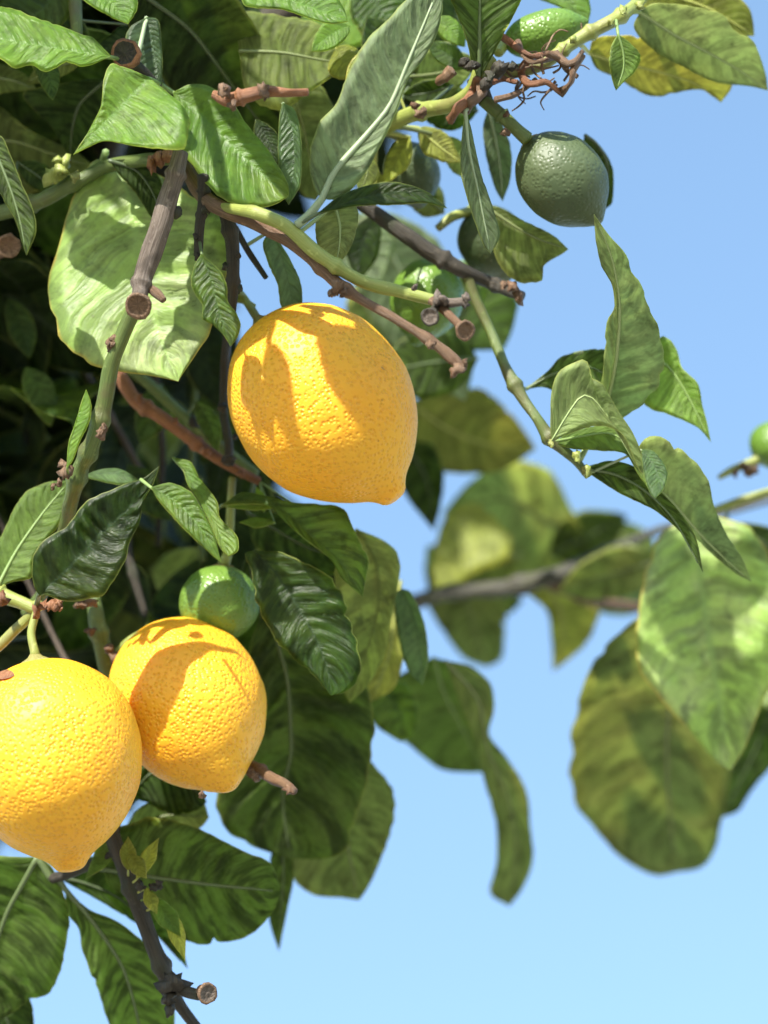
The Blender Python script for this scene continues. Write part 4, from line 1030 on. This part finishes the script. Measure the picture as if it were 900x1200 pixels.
def allowed(pts):
    for p in pts:
        if not inside(p, CROWN): return False
        for g in GAPS:
            if inside(p, g): return False
    return True


def blank_leaf(L, W, nu, nv, curl, fold, seed):
    """grid of a leaf lying along +x, facing +z"""
    t = np.linspace(0, 1, nu); s = np.linspace(-1, 1, nv)
    w = W * (np.sin(math.pi * t ** .82) ** .8) * (1 - .25 * t); w[0] = w[-1] = 0
    G = np.zeros((nu, nv, 3))
    ang = curl * t
    G[..., 0] = (L * np.where(abs(curl) > 1e-3, np.sin(ang) / curl, t))[:, None]
    zc = -(L * (1 - np.cos(ang)) / curl)
    G[..., 1] = w[:, None] * s[None]
    G[..., 2] = zc[:, None] + fold * w[:, None] * np.abs(s)[None] + .10 * W * np.sin(t * 13 + seed)[:, None] * (s ** 2 * np.sign(s))[None]
    return G, np.repeat(s[None] * .5 + .5, nu, 0), np.repeat(t[:, None], nv, 1)


def two_sided(G, U, V):
    nu, nv = G.shape[:2]
    N = np.cross(np.gradient(G, axis=0), np.gradient(G, axis=1)); N /= np.linalg.norm(N, axis=2, keepdims=True) + 1e-12
    N[0] = N[1]; N[-1] = N[-2]
    m = nu * nv
    vs = np.vstack([(G + N * LEAF_T / 2).reshape(-1, 3), (G - N * LEAF_T / 2).reshape(-1, 3)])
    uv = np.stack([U.ravel(), V.ravel()], 1); uv = np.vstack([uv, uv]); fs, fm = [], []
    for i in range(nu - 1):
        for j in range(nv - 1):
            q = (i * nv + j, (i + 1) * nv + j, (i + 1) * nv + j + 1, i * nv + j + 1)
            fs.append(q); fm.append(0); fs.append(tuple(k + m for k in q[::-1])); fm.append(1)
    return vs, fs, fm, uv


VAR = []
for k in range(8):
    mt = LM[['deep_shade', 'deep_shade', 'dark', 'deep_shade', 'deep_shade', 'olive', 'deep_shade', 'dark'][k]]
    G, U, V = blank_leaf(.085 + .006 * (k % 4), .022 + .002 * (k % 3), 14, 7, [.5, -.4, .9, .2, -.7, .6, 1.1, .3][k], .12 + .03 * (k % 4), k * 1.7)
    vs, fs, fm, uv = two_sided(G, U, V)
    me = bpy.data.meshes.new('leaf')
    me.from_pydata(vs.tolist(), [], fs)
    me.materials.append(mt[0]); me.materials.append(mt[1])
    me.polygons.foreach_set('material_index', np.asarray(fm, np.int32))
    me.polygons.foreach_set('use_smooth', np.ones(len(fs), bool))
    lay = me.uv_layers.new(name='uv'); li = np.empty(len(me.loops), np.int32); me.loops.foreach_get('vertex_index', li)
    lay.data.foreach_set('uv', np.asarray(uv, np.float32)[li].ravel()); me.update()
    VAR.append((me, G))


def rand_rot():
    """leaf hanging outwards and down with its upper face mostly to the light"""
    az = random.uniform(0, 2 * math.pi); dip = random.uniform(-.3, 1.2); roll = random.gauss(0, .55)
    return np.array((Matrix.Rotation(az, 3, 'Z') @ Matrix.Rotation(dip, 3, 'Y') @ Matrix.Rotation(roll, 3, 'X')))


def shades_right(p):
    """would a leaf here shade the sunlit leaves at the right of the picture"""
    for d in (12, 20, 30, 36):
        c = at(450, 600, d)
        q = p - SUN * (((p - c) @ FWD) / (SUN @ FWD))
        if (p - q) @ SUN < 0: continue
        x, y, _ = proj(q)
        if x > 470 and 300 < y < 1150: return True
    return False


n_fill = max(0, 292 - len(LEAVES))
made = 0; tries = 0
while made < n_fill and tries < 9000:
    tries += 1
    x, y = random.uniform(-60, 470), random.uniform(-40, 960)
    d = random.uniform(12, 24) if random.random() < .4 else random.uniform(24, 50)
    me, G = random.choice(VAR)
    Rm = rand_rot(); sc = random.uniform(.7, 1.15)
    p = at(x, y, d)
    pts = p + (G[::3, ::3].reshape(-1, 3) * sc) @ Rm.T
    px, py, pd = proj(pts)
    if pd.min() < 5 or not allowed(zip(px, py)) or shades_right(p): continue
    o = bpy.data.objects.new('leaf', me); COL.objects.link(o)
    place(o, p, TREE)
    o.rotation_euler = Matrix(Rm.tolist()).to_euler(); o.scale = (sc,) * 3
    made += 1

# deeper and higher foliage that cannot be told apart
AV, AF, AM, AU = [], [], [], []
GB = [blank_leaf(.095, .026, 6, 5, c, .15, c * 9) for c in (.4, -.5, .9, .2)]
TB = [two_sided(*g) for g in GB]
cnt = [0]


def add_mass(p, Rm, sc):
    vs, fs, fm, uv = random.choice(TB)
    b0 = cnt[0]
    AV.append(p + (vs * sc) @ Rm.T); AU.append(uv)
    AF.extend([tuple(i + b0 for i in f) for f in fs])
    mi = random.choice((0, 0, 0, 2))
    AM.extend([m + mi for m in fm]); cnt[0] += len(vs)


def try_mass(p, guard=True):
    Rm = rand_rot(); sc = random.uniform(.8, 1.2)
    g = random.choice(GB)[0]
    pts = p + (g[::2, ::2].reshape(-1, 3) * sc) @ Rm.T
    px, py, pd = proj(pts)
    if guard and not allowed(zip(px, py)): return False
    add_mass(p, Rm, sc)
    return True


k = 0; tries = 0
while k < 1500 and tries < 12000:                       # behind the dark part of the crown
    tries += 1
    if try_mass(at(random.uniform(-250, 470), random.uniform(-250, 990), random.uniform(30, 95))): k += 1
k = 0; tries = 0
while k < 4600 and tries < 60000:                       # unseen crown above and to the left, added to shade the interior
    tries += 1
    q = at(random.uniform(-120, 420), random.uniform(-150, 950), random.uniform(16, 80))
    p = q + SUN * random.uniform(.12, .9)
    x, y, d = proj(p)
    if -15 < x < 915 and -15 < y < 1215 and d > -80:
        continue
    if d < -35: continue
    # keep sunlight on the fruit and the front leaves
    f = proj(p - SUN * ((p @ UPV - at(450, 250, 0) @ UPV) / (SUN @ UPV)))
    if f[2] < 9.5 or shades_right(p): continue
    add_mass(p, rand_rot(), random.uniform(.8, 1.2)); k += 1
ms = mesh_obj('foliage', np.vstack(AV), AF, [LM['deep_shade'][0], LM['deep_shade'][1], LM['dark'][0], LM['dark'][1]], TREE, origin=tt, uvs=np.vstack(AU), fmat=AM)
ms['kind'] = 'stuff'
print('leaves', len(LEAVES), 'fill', made, 'mass', len(AF))
